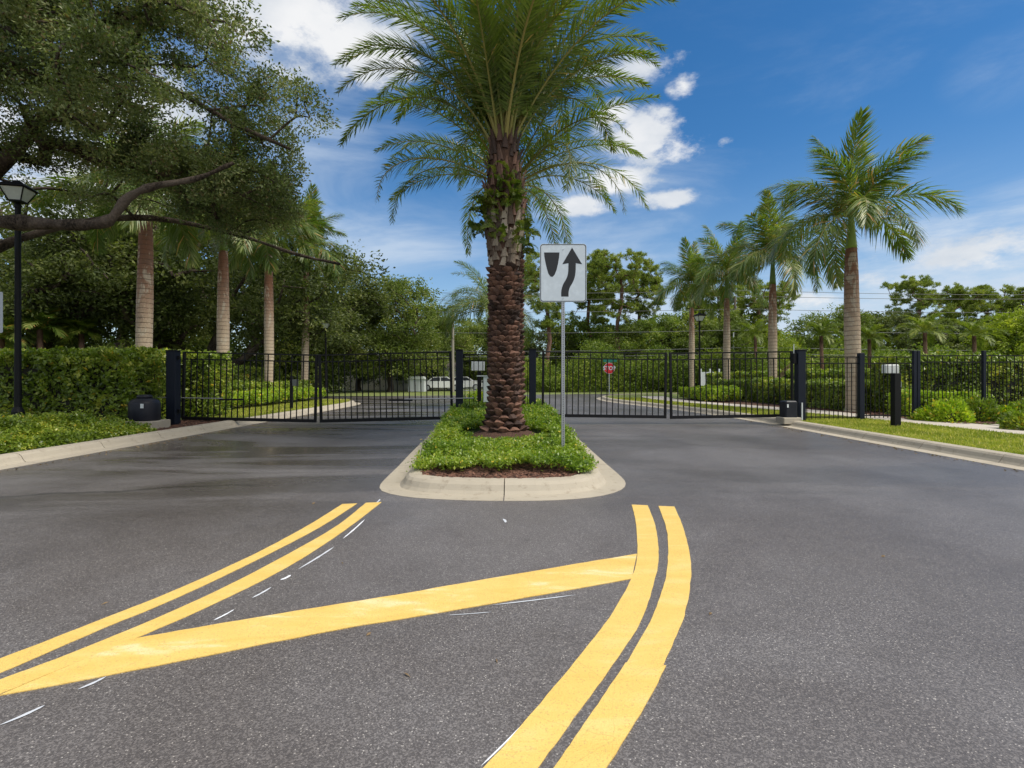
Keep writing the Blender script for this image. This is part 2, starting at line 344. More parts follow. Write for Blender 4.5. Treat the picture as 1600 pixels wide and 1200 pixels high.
MT = {
 'asphalt': M('asphalt', fn=f_asphalt),
 'yellow_line': M('yellow_line_paint', fn=f_paint((.71, .475, .12), (.74, .515, .145), (.78, .60, .26), .35)),
 'yellow': M('yellow_paint', fn=f_paint((.70, .46, .11), (.76, .535, .16), (.80, .66, .36))),
 'white_paint': M('white_paint_marks', (.62, .66, .72), .6, fn=f_varied((.5, .53, .58), (.74, .77, .82), .6, 90, .002)),
 'curb': M('curb_concrete', fn=f_conc((.34, .30, .235), (.50, .45, .36), (.17, .13, .085))),
 'walk': M('sidewalk_concrete', fn=f_conc((.46, .41, .35), (.60, .55, .48), (.30, .26, .21))),
 'ground': M('ground_soil', fn=f_ground((.06, .075, .025), (.12, .13, .05), (.13, .12, .07), 8)),
 'lawn': M('lawn_soil', fn=f_ground((.09, .13, .025), (.17, .21, .05), (.20, .19, .08), 40)),
 'mulch': M('mulch_soil', fn=f_ground((.035, .018, .012), (.10, .048, .03), (.13, .065, .04), 45)),
 'chip': M('mulch_chips', fn=f_varied((.035, .015, .010), (.20, .095, .06), .85, 40, .006)),
 'black': M('black_painted_metal', fn=f_metal((.005, .005, .006), .55), spec=.25),
 'navy': M('dark_blue_painted_post', fn=f_metal((.005, .008, .018), .5), spec=.28),
 'galv': M('galvanised_steel', (.42, .43, .45), .42, .75, f_metal((.42, .43, .45), .42)),
 'grey_back': M('grey_sign_back', fn=f_metal((.075, .085, .09), .45)),
 'plastic': M('black_plastic', fn=f_metal((.014, .015, .022), .45), spec=.3),
 'cabinet': M('pale_cabinet_paint', fn=f_metal((.42, .47, .46), .45)),
 'white': M('white_panel', fn=f_metal((.62, .66, .66), .4)),
 'signwhite': M('sign_white', fn=f_metal((.50, .56, .61), .22)),
 'signblack': M('sign_black', (.012, .012, .013), .4),
 'red': M('sign_red', (.50, .012, .018), .35),
 'green': M('sign_green', (.01, .16, .11), .35),
 'glass_lamp': M('frosted_lamp_glass', (.66, .70, .66), .25, fn=f_metal((.58, .62, .58), .3)),
 'oakbark': M('oak_bark', fn=f_bark((.012, .009, .007), (.105, .080, .062), sc=26, vs=.7)),
 'pinebark': M('pine_bark', fn=f_bark((.07, .038, .026), (.19, .11, .08), sc=10)),
 'royal_trunk': M('royal_palm_trunk', fn=f_royal),
 'shaft': M('green_crownshaft', fn=f_varied((.10, .17, .02), (.22, .30, .04), .4, 3, .004)),
 'date_core': M('date_palm_core', fn=f_bark((.025, .012, .008), (.075, .036, .022), sc=20)),
 'boot': M('date_palm_leaf_base', fn=f_varied((.020, .009, .006), (.185, .095, .064), .75, 45, .012)),
 'boot_grey': M('old_grey_leaf_base', fn=f_varied((.07, .042, .028), (.46, .38, .29), .8, 30, .01)),
 'rachis': M('frond_stalk', fn=f_varied((.16, .17, .03), (.30, .25, .07), .5, 6, .003)),
 'woody': M('hedge_stems_shade_core', fn=f_varied((.012, .016, .008), (.035, .030, .018), .9, 12, .02)),
 'pole_wood': M('utility_pole_wood', fn=f_bark((.09, .07, .055), (.2, .165, .13), sc=8)),
 'pole_conc': M('concrete_pole', fn=f_conc((.26, .24, .20), (.36, .33, .28))),
 'wire': M('power_cable', (.10, .105, .11), .6),
 'fence_white': M('white_vinyl', fn=f_varied((.50, .53, .55), (.66, .70, .72), .5, 2, .001)),
 'carpaint': M('white_car_paint', (.68, .69, .70), .25), 'glass': M('car_glass', (.02, .025, .03), .08), 'tyre': M('tyre_rubber', (.02, .02, .02), .8),
 'wall': M('pale_house_wall', fn=f_varied((.45, .42, .37), (.55, .52, .46), .8, 2, .002)), 'roof': M('house_roof', fn=f_varied((.09, .075, .065), (.16, .13, .11), .85, 6, .01)),
}

# ------------------------------------------------------------------ ground, roads, kerbs
def catmull(pts, n=8):
    p = np.asarray(pts, float); p = np.vstack([2*p[0]-p[1], p, 2*p[-1]-p[-2]]); o = []
    for i in range(1, len(p)-2):
        for t in np.arange(n)/n:
            a, b, c, d = p[i-1:i+3]
            o.append(.5*((2*b)+(c-a)*t+(2*a-5*b+4*c-d)*t*t+(3*b-a-3*c+d)*t**3))
    o.append(p[-2]); return np.array(o)
def sheet(name, poly, z, mat, kind='structure', label=None, parent=None):
    g = G(); me = bpy.data.meshes.new(name); me.from_pydata([(x, y, z) for x, y in poly], [], [list(range(len(poly)))]); me.materials.append(mat)
    if me.polygons[0].normal.z < 0: me.flip_normals()
    return tag(link(bpy.data.objects.new(name, me), parent), label, kind=kind)
def strip(name, a, b, z, mat, kind='structure', nx=1, parent=None):
    a = np.asarray(a, float); b = np.asarray(b, float); m = len(a); g = G()
    za = np.full((m, 1), z)
    v = np.concatenate([np.hstack([a[:, :2]*(1-t)+b[:, :2]*t, za]) for t in np.linspace(0, 1, nx+1)])
    q = []
    for k in range(nx):
        for i in range(m-1): q.append((k*m+i, (k+1)*m+i, (k+1)*m+i+1, k*m+i+1))
    g.add(v, q); o = g.build(name, mat, parent, kind=kind)
    return o
sheet('ground', [(-700, -60), (700, -60), (700, 1200), (-700, 1200)], -.06, MT['ground'])
LC = catmull([(-7.25, -6), (-7.25, 3), (-7.25, 10), (-7.25, 16), (-7.27, 21), (-7.35, 24), (-7.8, 26.3), (-9.2, 27.8), (-12, 28.4), (-20, 28.6), (-60, 28.8)], 6)
RC = catmull([(7.2, -6), (7.2, 3), (7.2, 10), (7.23, 15), (7.05, 17.5), (6.7, 20.3), (6.1, 23.3), (5.4, 26.5), (5.1, 29.5), (5.5, 33), (7.0, 36), (10, 38), (20, 41), (60, 50)], 6)
road_poly = [tuple(p) for p in LC]+[(-60, 35.2), (-8, 36.5), (5, 40.5), (60, 54)]+[tuple(p) for p in RC[::-1]]
# the road is one sheet cut to the kerb lines
road = sheet('road', road_poly, 0.0, MT['asphalt'])
sheet('far_lawn', [(-60, 35.2), (-8, 36.5), (5, 40.5), (60, 54), (90, 75), (-90, 75)], -.01, MT['lawn'])

PROF = [(0, -.05), (0, .004), (.24, -.002+.012), (.275, .045), (.31, .105), (.345, .135), (.40, .145), (.50, .147), (.50, -.05)]
def curb(name, path, side, label=None, seg=3.05, closed=False):
    """kerb and gutter swept along the path in cast sections with open joints; side=+1: kerb lies to the right of travel"""
    path = np.asarray(path, float); d = np.linalg.norm(np.diff(path, axis=0), axis=1); s = np.concatenate([[0], np.cumsum(d)]); T = s[-1]
    root = tag(link(bpy.data.objects.new(name, None)), label, kind='structure')
    def at(u): return np.array([np.interp(u, s, path[:, 0]), np.interp(u, s, path[:, 1])])
    n = max(1, int(round(T/seg))); L = T/n
    for k in range(n):
        us = np.linspace(k*L+.007, (k+1)*L-.007, max(3, int(L/.18))); rows = []
        for u in us:
            p = at(u); t = at(min(T, u+.05))-at(max(0, u-.05)); t /= np.linalg.norm(t); nr = np.array([t[1], -t[0]])*side
            rows.append([(p[0]+nr[0]*a, p[1]+nr[1]*a, b) for a, b in PROF])
        m = len(PROF); v = np.array(rows).reshape(-1, 3); r = len(us)
        i = np.arange(r-1)[:, None]*m; j = np.arange(m-1)[None]
        q = np.stack([i+j, i+j+1, i+m+j+1, i+m+j], -1).reshape(-1, 4)
        if side > 0: q = q[:, ::-1]
        g = G(); g.add(v, q); g.NG = [list(range(m)), [(r-1)*m+x for x in range(m)][::-1]]
        o = g.build('curb_section', MT['curb'], root, smooth=False)
    return root
curb('curb', LC[:len(LC)-8], -1, 'long concrete kerb and gutter along the left road edge, below the hedge', 1.55)
curb('curb', RC[:len(RC)-8], 1, 'long concrete kerb and gutter along the right road edge, below the lawn', 1.55)
def off(path, d):
    p = np.asarray(path, float); t = np.gradient(p, axis=0); t /= np.linalg.norm(t, axis=1)[:, None]; return p+np.stack([t[:, 1], -t[:, 0]], 1)*d
LB = off(LC, -.495); RB = off(RC, .495)
# left: mulch bed in front of the gate, lawn behind it
bed = [tuple(p) for p in LB if p[1] < 14.6]
sheet('mulch_bed', bed+[(-30, 14.6), (-30, -6)], .10, MT['mulch'])
lw = [tuple(p) for p in LB if p[1] > 14.5 and p[0] > -50]
sheet('lawn', lw+[(-50, 14.61), (bed[-1][0], 14.61)], .105, MT['lawn'])
# right: lawn, sidewalk, mulch
SWn = catmull([(11.2, -4), (10.9, 5), (10.7, 10.7), (10.35, 15), (9.75, 18.5), (8.9, 22), (8.1, 25), (7.7, 29), (8.3, 33)], 6)
SWf = catmull([(12.7, -4), (12.4, 5), (12.2, 10.7), (11.75, 15), (11.3, 18.5), (10.4, 22), (9.6, 25), (9.2, 29), (9.8, 33)], 6)
rb = [tuple(p) for p in RB if p[1] < 48]
sheet('lawn', rb+[(60, 46), (60, -6)], .10, MT['lawn'])
wroot = tag(link(bpy.data.objects.new('sidewalk', None)), 'pale concrete sidewalk behind the right lawn strip', kind='structure')
for k in range(0, len(SWn)-3, 3):
    a = SWn[k:k+4]; b = SWf[k:k+4]; e = .006
    g = G(); m = 4; aa = a.copy(); bb = b.copy(); aa[0] += (0, e); bb[0] += (0, e); aa[-1] -= (0, e); bb[-1] -= (0, e)
    v = np.vstack([np.c_[aa, np.full(4, .118)], np.c_[bb, np.full(4, .118)], np.c_[aa, np.full(4, .06)], np.c_[bb, np.full(4, .06)]])
    q = [(i, 4+i, 5+i, i+1) for i in range(3)]+[(8+i, i, i+1, 9+i) for i in range(3)]+[(0, 8, 12, 4), (3, 7, 15, 11)]
    g.add(v, q); g.build('slab', MT['walk'], wroot)
g = G(); g.box(12.2, 17, 11.6, 13.1, .06, .116); g.build('slab', MT['walk'], wroot)
mb = [tuple(p) for p in off(SWf, .03) if 13.4 < p[1] < 30]
sheet('mulch_bed', mb+[(20, 30), (20, 13.2)], .106, MT['mulch'])

# road paint: yellow lines traced as laid
def paint(name, e1, e2, mat, z=.004, n=8, label=None, smooth=True):
    a = catmull([P(*p)[:2] for p in e1], n) if smooth else np.array([P(*p)[:2] for p in e1])
    b = catmull([P(*p)[:2] for p in e2], n) if smooth else np.array([P(*p)[:2] for p in e2])
    g = G(); m = len(a); r = np.random.default_rng(len(name)+m)
    a = a+r.normal(0, .0012, a.shape); b = b+r.normal(0, .0012, b.shape)
    rows = [np.c_[a, np.full(m, 0.0005)], np.c_[a, np.full(m, z)], np.c_[b, np.full(m, z)], np.c_[b, np.full(m, .0005)]]
    v = np.concatenate(rows); q = []
    for k in range(3):
        for i in range(m-1): q.append((k*m+i, (k+1)*m+i, (k+1)*m+i+1, k*m+i+1))
    q += [(0, m, 2*m, 3*m), (m-1, 4*m-1, 3*m-1, 2*m-1)]; g.add(v, q); o = g.build(name, mat, road, label=label)
    return o
paint('yellow_line', [(535, 788), (480, 822), (400, 865), (280, 920), (160, 968), (0, 1030), (-200, 1103)], [(558, 787), (500, 824), (400, 876), (280, 933), (160, 983), (0, 1052), (-200, 1130)], MT['yellow_line'], label='outermost yellow line on the left, thin and curving')
paint('yellow_line', [(572, 786), (520, 826), (400, 893), (280, 951), (120, 1018), (0, 1063), (-200, 1142)], [(596, 785), (540, 828), (460, 880), (360, 932), (209, 999.5), (0, 1085), (-200, 1172)], MT['yellow_line'], label='inner yellow line of the left pair, running into the broad bar')
paint('yellow_bar', [(209, 999), (400, 966), (640, 927), (700, 916), (865, 888), (995.5, 866)], [(0, 1088), (200, 1050), (520, 986), (640, 966), (847, 930), (986.5, 905)], MT['yellow'], z=.0052, label='broad yellow bar crossing between the two curved pairs')
paint('yellow_line', [(987, 789), (993, 815), (996, 866), (986, 905), (957, 958), (916, 1013), (832, 1114), (757, 1200), (650, 1310)], [(1012, 790), (1024, 822), (1029, 863), (1024, 903), (1004, 965), (971, 1020), (905, 1112), (841, 1200), (750, 1310)], MT['yellow_line'], label='inner yellow line of the right pair, met by the broad bar')
paint('yellow_line', [(1029, 791), (1041, 826), (1044, 866), (1039, 907), (1019, 965), (978, 1038)], [(1054, 792), (1068, 826), (1079, 874), (1078, 918), (1067, 969), (1036, 1040)], MT['yellow_line'], label='outermost yellow line on the right, far length')
paint('yellow_line', [(978, 1037), (927, 1112), (867, 1200), (780, 1320)], [(1040, 1041), (1012, 1097), (953, 1193), (880, 1310)], MT['yellow_line'], z=.0065, label='outermost yellow line on the right, near length with stepped edge')
def dash(x1, y1, x2, y2, w=.022, mid=None, z=.0035):
    a = P(x1, y1)[:2]; b = P(x2, y2)[:2]; d = b-a; d /= np.linalg.norm(d); n = np.array([-d[1], d[0]])*w/2
    u = np.linspace(0, 1, 9)[:, None]; c = a+(b-a)*u+n*np.sin(u*PI)*(.35 if mid is None else mid); k = .55*(np.sin(u*PI)**.25+.12)
    rr = np.random.default_rng(int(x1)); k = k*rr.uniform(.7, 1.1, (9, 1))
    g = G(); v = np.vstack([np.c_[c+n*k, np.full(9, z)], np.c_[c-n*k, np.full(9, z)]])
    g.add(v, [(i, 9+i, 10+i, i+1) for i in range(8)]); g.build('white_mark', MT['white_paint'], road)
for d_ in [(570, 812, 536, 842, .03), (522, 855, 466, 890, .03), (454, 899, 438, 907, .045), (424, 918, 394, 935, .026), (366, 953, 334, 970, .022),
           (166, 1058, 122, 1078, .026), (70, 1103, 0, 1134, .028), (900, 930, 770, 946, .02), (786, 811, 790, 817, .04), (594, 780, 587, 787, .03), (768, 957, 700, 962, .012), (822, 1128, 752, 1198, .012)]: dash(*d_)

# island kerb and bed
IS = np.array([(-2.15, 17.5), (-2.1, 15.2), (-1.98, 13.3), (-1.87, 11.3), (-1.76, 9), (-1.68, 7.6), (-1.64, 6.7), (-1.60, 6.2), (-1.47, 5.86), (-1.12, 5.6), (-.6, 5.47), (-.09, 5.43), (.45, 5.46), (.92, 5.62), (1.24, 5.92), (1.40, 6.3), (1.44, 6.8), (1.43, 7.8), (1.42, 10), (1.42, 12.5), (1.42, 15), (1.42, 17.5), (1.1, 19), (-.3, 19.8), (-1.7, 19.0), (-2.15, 17.5)])
ISP = catmull(IS, 6)
i0 = int(np.argmin(np.hypot(ISP[:, 0]+.09, ISP[:, 1]-5.43)))
ISR = np.vstack([ISP[i0:], ISP[1:i0+1]])
curb('island_curb', ISR, -1, 'rounded concrete kerb around the palm island in the middle of the road', seg=3.2)
ISI = off(ISR, -.49)
sheet('island_bed', [tuple(p) for p in ISI[:-1]], .125, MT['mulch'])
def inside(poly, pts):
    x, y = pts[:, 0], pts[:, 1]; r = np.zeros(len(pts), bool); n = len(poly); j = n-1
    for i in range(n):
        xi, yi = poly[i]; xj, yj = poly[j]
        c = ((yi > y) != (yj > y)) & (x < (xj-xi)*(y-yi)/(yj-yi+1e-12)+xi); r ^= c; j = i
    return r
def chips(name, pts, z, label, size=(.07, .018), seed=3):
    r = np.random.default_rng(seed); n = len(pts); g = G()
    th = r.uniform(0, PI, n); L = size[0]*r.uniform(.4, 1.3, n); w = size[1]*r.uniform(.6, 1.6, n); h = r.uniform(.004, .010, n); zz = z+r.uniform(.0, .022, n); ti = r.normal(0, .18, n)
    B = np.array([(-1, -1, 0), (1, -1, 0), (1, 1, 0), (-1, 1, 0), (-.9, -.8, 1), (.9, -.8, 1), (.9, .8, 1), (-.9, .8, 1)])
    lx = B[None, :, 0]*L[:, None]/2; ly = B[None, :, 1]*w[:, None]/2; lz = B[None, :, 2]*h[:, None]+lx*ti[:, None]
    X = pts[:, 0:1]+lx*np.cos(th)[:, None]-ly*np.sin(th)[:, None]; Y = pts[:, 1:2]+lx*np.sin(th)[:, None]+ly*np.cos(th)[:, None]; Z = zz[:, None]+lz
    v = np.stack([X, Y, Z], -1).reshape(-1, 3); q = np.array([(4, 5, 6, 7), (0, 1, 5, 4), (1, 2, 6, 5), (2, 3, 7, 6), (3, 0, 4, 7)])
    q = (np.arange(n)[:, None, None]*8+q[None]).reshape(-1, 4)
    g.add(v, q); return tag(g.build(name, MT['chip']), label, 'mulch', kind='stuff')
r = np.random.default_rng(5)
pts = np.c_[r.uniform(-1.3, 1.1, 9000), r.uniform(5.8, 8.2, 9000)]; pts = pts[inside(ISI[:-1], pts)]; pts = pts[(pts[:, 1] < 6.9) | (r.random(len(pts)) < .15)]
chips('bark_mulch', pts, .125, 'red brown bark mulch showing at the nose of the palm island')
g = G(); g.lathe([(.80, .10), (.66, .22), (.45, .30), (.3, .34), (.05, .34)], 24, -.15, 9.8); tag(g.build('mulch_mound', MT['mulch'], smooth=True), kind='structure')
rr_ = np.sqrt(r.uniform(.25, 1, 900))*.74; th = r.uniform(0, 2*PI, 900)
chips('bark_mulch', np.c_[-.13+rr_*np.cos(th), 9.8+rr_*np.sin(th)], .26-.11*np.clip((rr_-.45)/.3, 0, 1), 'ring of reddish mulch round the foot of the date palm', seed=4)
pts = np.c_[r.uniform(-9.7, -7.78, 2600), r.uniform(6.5, 14.4, 2600)]
chips('bark_mulch', pts, .10, 'dark mulch along the left kerb below the hedge', seed=6)
pts = np.c_[r.uniform(11.4, 17, 6000), r.uniform(13.2, 20, 6000)]; chips('bark_mulch', pts, .106, 'reddish mulch bed beyond the sidewalk on the right', (.1, .03), seed=8)

# ------------------------------------------------------------------ low planting, hedges, lawn blades
def cover(name, label, test, x0, x1, y0, y1, hfun, n, leaf=.034, mat='cover', z0=.13, seed=1, edge=None):
    """ground cover plants: sprigs of small leaves over an uneven height"""
    r = np.random.default_rng(seed); p = np.c_[r.uniform(x0, x1, n), r.uniform(y0, y1, n)]
    keep = test(p) if test else np.ones(n, bool); p = p[keep]
    P3 = np.c_[p, np.zeros(len(p))]; h = hfun(p)*(1+.36*wob(P3, 3.4, seed, 3)+.14*wob(P3, 16, seed+1, 2)); gap = wob(P3, 2.6, seed+2, 2)
    k = h > .03; p, h, gap = p[k], h[k], gap[k]
    # sprigs: ten leaves around each stem tip
    m = len(p); nl = 7; tip = np.c_[p, z0+h*r.uniform(.72, 1.06, m)]
    c = np.repeat(tip, nl, 0)+r.normal(0, 1, (m*nl, 3))*np.array([.035, .035, .026]); d = rand_dirs(m*nl, r); d[:, 2] = np.abs(d[:, 2])*.7+.1
    g = G(); sz = np.clip(np.repeat(leaf*(1+.35*(p[:, 1]-6)/8), nl), leaf*.8, leaf*2.2); n_ = len(c)
    d /= np.linalg.norm(d, axis=1)[:, None]; s = np.cross(d, rand_dirs(n_, r)*.5+np.array([0, 0, 1.])); s /= np.linalg.norm(s, axis=1)[:, None]+1e-9
    L = (sz*r.uniform(.7, 1.3, n_))[:, None]; w = L*.27
    v = np.stack([c-d*L*.5, c+s*w, c+d*L*.5, c-s*w], 1).reshape(-1, 3); g.add(v, np.arange(n_*4).reshape(-1, 4))
    o = g.build(name, LF[mat]); tag(o, label, 'ground cover', kind='stuff')
    return o
def isl_h(p):
    d = np.full(len(p), 9.0)
    for q in ISI[::3]: d = np.minimum(d, np.hypot(p[:, 0]-q[0], p[:, 1]-q[1]))
    h = .14+.20*np.clip((p[:, 1]-6.2)/6, 0, 1)
    h = h*np.clip((d+.06)/.26, 0, 1)**.6
    tr = np.hypot(p[:, 0]+.13, (p[:, 1]-9.75)); h = h*np.where((np.abs(p[:, 0]+.13) < .85) & (p[:, 1] > 7.9) & (p[:, 1] < 9.8), .4, 1); h = np.where(tr < .66, 0, h)
    h = np.where((p[:, 1] < 6.20+.13*np.sin(p[:, 0]*5+1)+.09*np.sin(p[:, 0]*11)+.5*np.exp(-((p[:, 0]+.45)/.10)**2)), 0, h)
    return h
ISO = off(ISR, -.40)
cover('ground_cover', 'bright green low leafy ground cover filling the palm island', lambda p: inside(ISO[:-1], p) & (isl_h(p) > 0), -2.0, 1.4, 6.2, 19.2, isl_h, 40000, .043, seed=11)
def core(name, test, x0, x1, y0, y1, hfun, mat, z0, f=.55, parent=None, step=.09):
    xs = np.arange(x0, x1, step); ys = np.arange(y0, y1, step); XX, YY = np.meshgrid(xs, ys); p = np.c_[XX.ravel(), YY.ravel()]
    h = hfun(p)*f; h = np.where(test(p) if test else True, h, -.05); v = np.c_[p, z0+h]; nx = len(xs); i = np.arange(len(ys)-1)[:, None]*nx+np.arange(nx-1)[None]
    q = np.stack([i, i+1, i+nx+1, i+nx], -1).reshape(-1, 4); ok = (h[q] > .0).any(1); g = G(); g.add(v, q[ok]); o = g.build(name, mat, parent, smooth=True); return o
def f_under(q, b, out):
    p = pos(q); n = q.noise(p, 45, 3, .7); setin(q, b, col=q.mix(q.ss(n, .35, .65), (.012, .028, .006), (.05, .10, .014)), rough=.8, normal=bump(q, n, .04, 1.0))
MT['under'] = M('ground_cover_shade_core', fn=f_under)  # dark green of the core sheets, standing in for shade beneath the leaves
tag(core('ground_cover_shade_core', lambda p: inside(ISI[:-1], p) & (p[:, 1] > 7.0), -2.0, 1.4, 6.2, 19.2, isl_h, MT['under'], .125), 'dark core sheet under the island ground cover, painted as shade', 'ground cover', kind='stuff')
def left_h(p):
    e = np.minimum(-7.86-p[:, 0], 99); h = .12+.24*np.clip(e/1.2, 0, 1)
    h = h*np.where((p[:, 0] > -9.6) & (p[:, 1] > 11.35), 0, 1)
    h *= np.clip((e+.02)/.25, 0, 1)*np.clip((11.9-p[:, 1]+.4*np.sin(p[:, 0]*2))/.4, 0, 1); return h
cover('ground_cover', 'deep green low shrubs along the left kerb in front of the hedge', lambda p: left_h(p) > .03, -12.5, -7.8, 6.0, 12.6, left_h, 24000, .05, 'hedge', .10, seed=21)
tag(core('ground_cover_shade_core', None, -12.5, -7.8, 6.0, 12.6, left_h, MT['under'], .10, step=.12), 'dark core sheet under the left kerb planting, painted as shade', 'ground cover', kind='stuff')

def hedge(name, label, x0, x1, y0, y1, z1, leaf=.09, mat='hedge', dens=1.0, seed=1, z0=.1, faces='ftlr', bulge=.12, group=None, legs=0):
    r = np.random.default_rng(seed); t = thing(name, label, 'hedge', ((x0+x1)/2, (y0+y1)/2, z0), 0, group); cx, cy = (x0+x1)/2, (y0+y1)/2
    W_, D, H = x1-x0, y1-y0, z1-z0; g = G(); C_ = []; N_ = []
    spec = {'f': (W_*H, lambda n: np.c_[r.uniform(x0, x1, n), np.full(n, y0), z0+legs+r.beta(1.3, 1, n)*(H-legs)], (0, -1, 0)),
            'b': (W_*H, lambda n: np.c_[r.uniform(x0, x1, n), np.full(n, y1), r.uniform(z0+legs, z1, n)], (0, 1, 0)),
            'l': (D*H, lambda n: np.c_[np.full(n, x0), r.uniform(y0, y1, n), z0+legs+r.beta(1.3, 1, n)*(H-legs)], (-1, 0, 0)),
            'r': (D*H, lambda n: np.c_[np.full(n, x1), r.uniform(y0, y1, n), z0+legs+r.beta(1.3, 1, n)*(H-legs)], (1, 0, 0)),
            't': (W_*D, lambda n: np.c_[r.uniform(x0, x1, n), r.uniform(y0, y1, n), np.full(n, z1)], (0, 0, 1))}
    for f in faces:
        ar, fn, nn = spec[f]; n = int(ar*dens*4.6/(leaf*leaf*.42)); c = fn(n); nn = np.array(nn, float)
        # rounded shoulders, billowing face, some leaves deeper inside
        disp = bulge*wob(c, 1.6, seed, 3)+bulge*.5*wob(c, 6, seed+3, 2)-np.abs(r.normal(0, .10, n)); c = c+nn*disp[:, None]+r.normal(0, .02, (n, 3))
        if f != 't': c[:, 2] -= 0.0; e = np.clip((c[:, 2]-(z1-.2))/.2, 0, 1)**2*.14; c -= nn*e[:, None]
        C_.append(c); N_.append(np.tile(nn, (n, 1)))
    c = np.vstack(C_)-np.array([cx, cy, z0]); nn = np.vstack(N_); d = rand_dirs(len(c), r)*.9+nn*.35+np.array([0, 0, .35])
    sd_ = np.cross(d, nn+rand_dirs(len(c), r)*.8); d /= np.linalg.norm(d, axis=1)[:, None]; sd_ /= np.linalg.norm(sd_, axis=1)[:, None]+1e-9
    L = (leaf*r.uniform(.6, 1.3, len(c)))[:, None]; w = L*.27; k = np.cross(d, sd_)*L*.1
    g.add(np.stack([c-d*L*.5, c+sd_*w+k, c+d*L*.5, c-sd_*w+k], 1).reshape(-1, 3), np.arange(len(c)*4).reshape(-1, 4))
    g.build('foliage', LF[mat], t, kind='stuff')
    g = G(); i = .17; nx = max(2, int(W_/.3)); ny = max(2, int(D/.3)); nz = 6
    g.box(x0+i-cx, x1-i-cx, y0+i-cy, y1-i-cy, legs, H-i, .12);  # solid dark core, standing in for the shaded inside of the hedge
    for _ in range(int(W_+D)*3):
        sx_, sy_ = r.uniform(x0+.05, x1-.05)-cx, r.uniform(y0+.05, y1-.05)-cy
        g.tube([(sx_, sy_, 0), (sx_+r.normal(0, .05), sy_+r.normal(0, .05), H*.5), (sx_+r.normal(0, .1), sy_+r.normal(0, .1), H*.9)], [.014, .01, .004], 4, False)
    g.build('stems', MT['woody'], t, kind='stuff')
    return t
HG = 'clipped hedges along both sides of the entrance road'
hedge('hedge', 'tall dense green hedge left of the gate, behind the lamp post', -15.5, -9.25, 12.3, 13.7, 1.95, .125, seed=31, group=HG, bulge=.15)
hedge('hedge', 'hedge behind the short fence piece beside the left gate post', -16, -8.95, 15.2, 16.4, 2.08, .11, seed=32, group=HG)
hedge('hedge', 'tall back hedge behind the left palm trunks beyond the gate', -15.6, -14.4, 16.6, 32, 1.85, .14, seed=33, faces='frt', group=HG)
hedge('hedge', 'waist high green hedge round the feet of the left palms', -13.4, -11.4, 16.8, 29, 1.05, .12, seed=34, faces='frt', group=HG)
hedge('hedge', 'low bright yellow green hedge along the lawn beyond the left gate', -11.2, -10.1, 15.6, 27.8, .72, .08, 'hedge_lite', seed=35, faces='frt', group=HG, legs=.2, dens=.8)
hedge('hedge', 'low bright yellow green hedge at the far end of the right lawn', 7.6+1.9, 11.3, 25.2, 29.5, .75, .09, 'hedge_lite', seed=36, faces='frlt', group=HG, legs=.1)
hedge('hedge', 'waist high hedge round the feet of the right palms beyond the gate', 11.9, 13.6, 18.2, 31, 1.15, .11, seed=37, faces='flt', group=HG)
hedge('hedge', 'tall back hedge behind the right palm trunks beyond the gate', 14.3, 15.6, 18.5, 38, 1.6, .14, 'hedge', seed=38, faces='flt', group=HG)
hedge('hedge', 'tall glossy hedge behind the right fence with a bright clipped top', 12.6, 24, 16.8, 18.0, 1.98, .11, 'hedge', seed=39, group=HG, bulge=.16)
hedge('hedge', 'bright hedge behind the pedestrian gate at knee height', 11.9, 14.6, 15.5, 16.3, .85, .09, 'hedge_lite', seed=40, faces='flt', group=HG)
def shrub(name, label, x, y, rx, ry, h, n, leaf, mat, seed, group=None, z0=.11):
    r = np.random.default_rng(seed); t = thing(name, label, 'shrub', (x, y, z0), 0, group); d = rand_dirs(n, r); d[:, 2] = np.abs(d[:, 2]); rad = r.uniform(.55, 1, n)**.5
    c = d*rad[:, None]*np.array([rx, ry, h])*(1+.22*wob(d*3, 1.5, seed, 3))[:, None]; g = G(); dd = d+rand_dirs(n, r)*.8+np.array([0, 0, .4]); leaves(g, c, leaf, leaf*.5, dd, r); g.build('foliage', LF[mat], t, kind='stuff')
    g = G()
    for _ in range(9): e = rand_dirs(1, r)[0]; e[2] = abs(e[2])+.3; g.tube([(0, 0, 0), e*np.array([rx, ry, h])*.35, e*np.array([rx, ry, h])*.75], [.014, .01, .004], 5, False)
    g.build('stems', MT['woody'], t); return t
SG = 'leafy shrubs in the mulch before the right fence'
for i, (px, y, rx, h, mt_, lb) in enumerate([(1485, 13.9, .55, .62, 'hedge_lite', 'full bright green shrub in the mulch right of the double fence post'), (1450, 14.3, .35, .38, 'hedge_lite', 'small bright shrub at the foot of the double fence post'), (1530, 14.1, .5, .66, 'hedge', 'mid green shrub before the slim fence post on the right'),
                                  (1570, 14.0, .42, .45, 'hedge_lite', 'yellowish shrub between the slim post and the picture edge'), (1604, 13.9, .5, .62, 'hedge', 'shrub cut by the right picture edge, before the fence'), (1600, 11.8, .42, .42, 'hedge', 'dark low shrub on the sidewalk landing at the right edge'), (1660, 14, .5, .6, 'hedge', 'shrub just beyond the right edge of view')]):
    shrub('shrub', lb, A(px, y), y, rx, .42, h, 1500, .10, mt_, 50+i, SG)
shrub('shrub', 'small green shrub behind the gate at the island end', A(747, 17.6), 17.6, .7, .5, .75, 1500, .09, 'hedge_lite', 61)

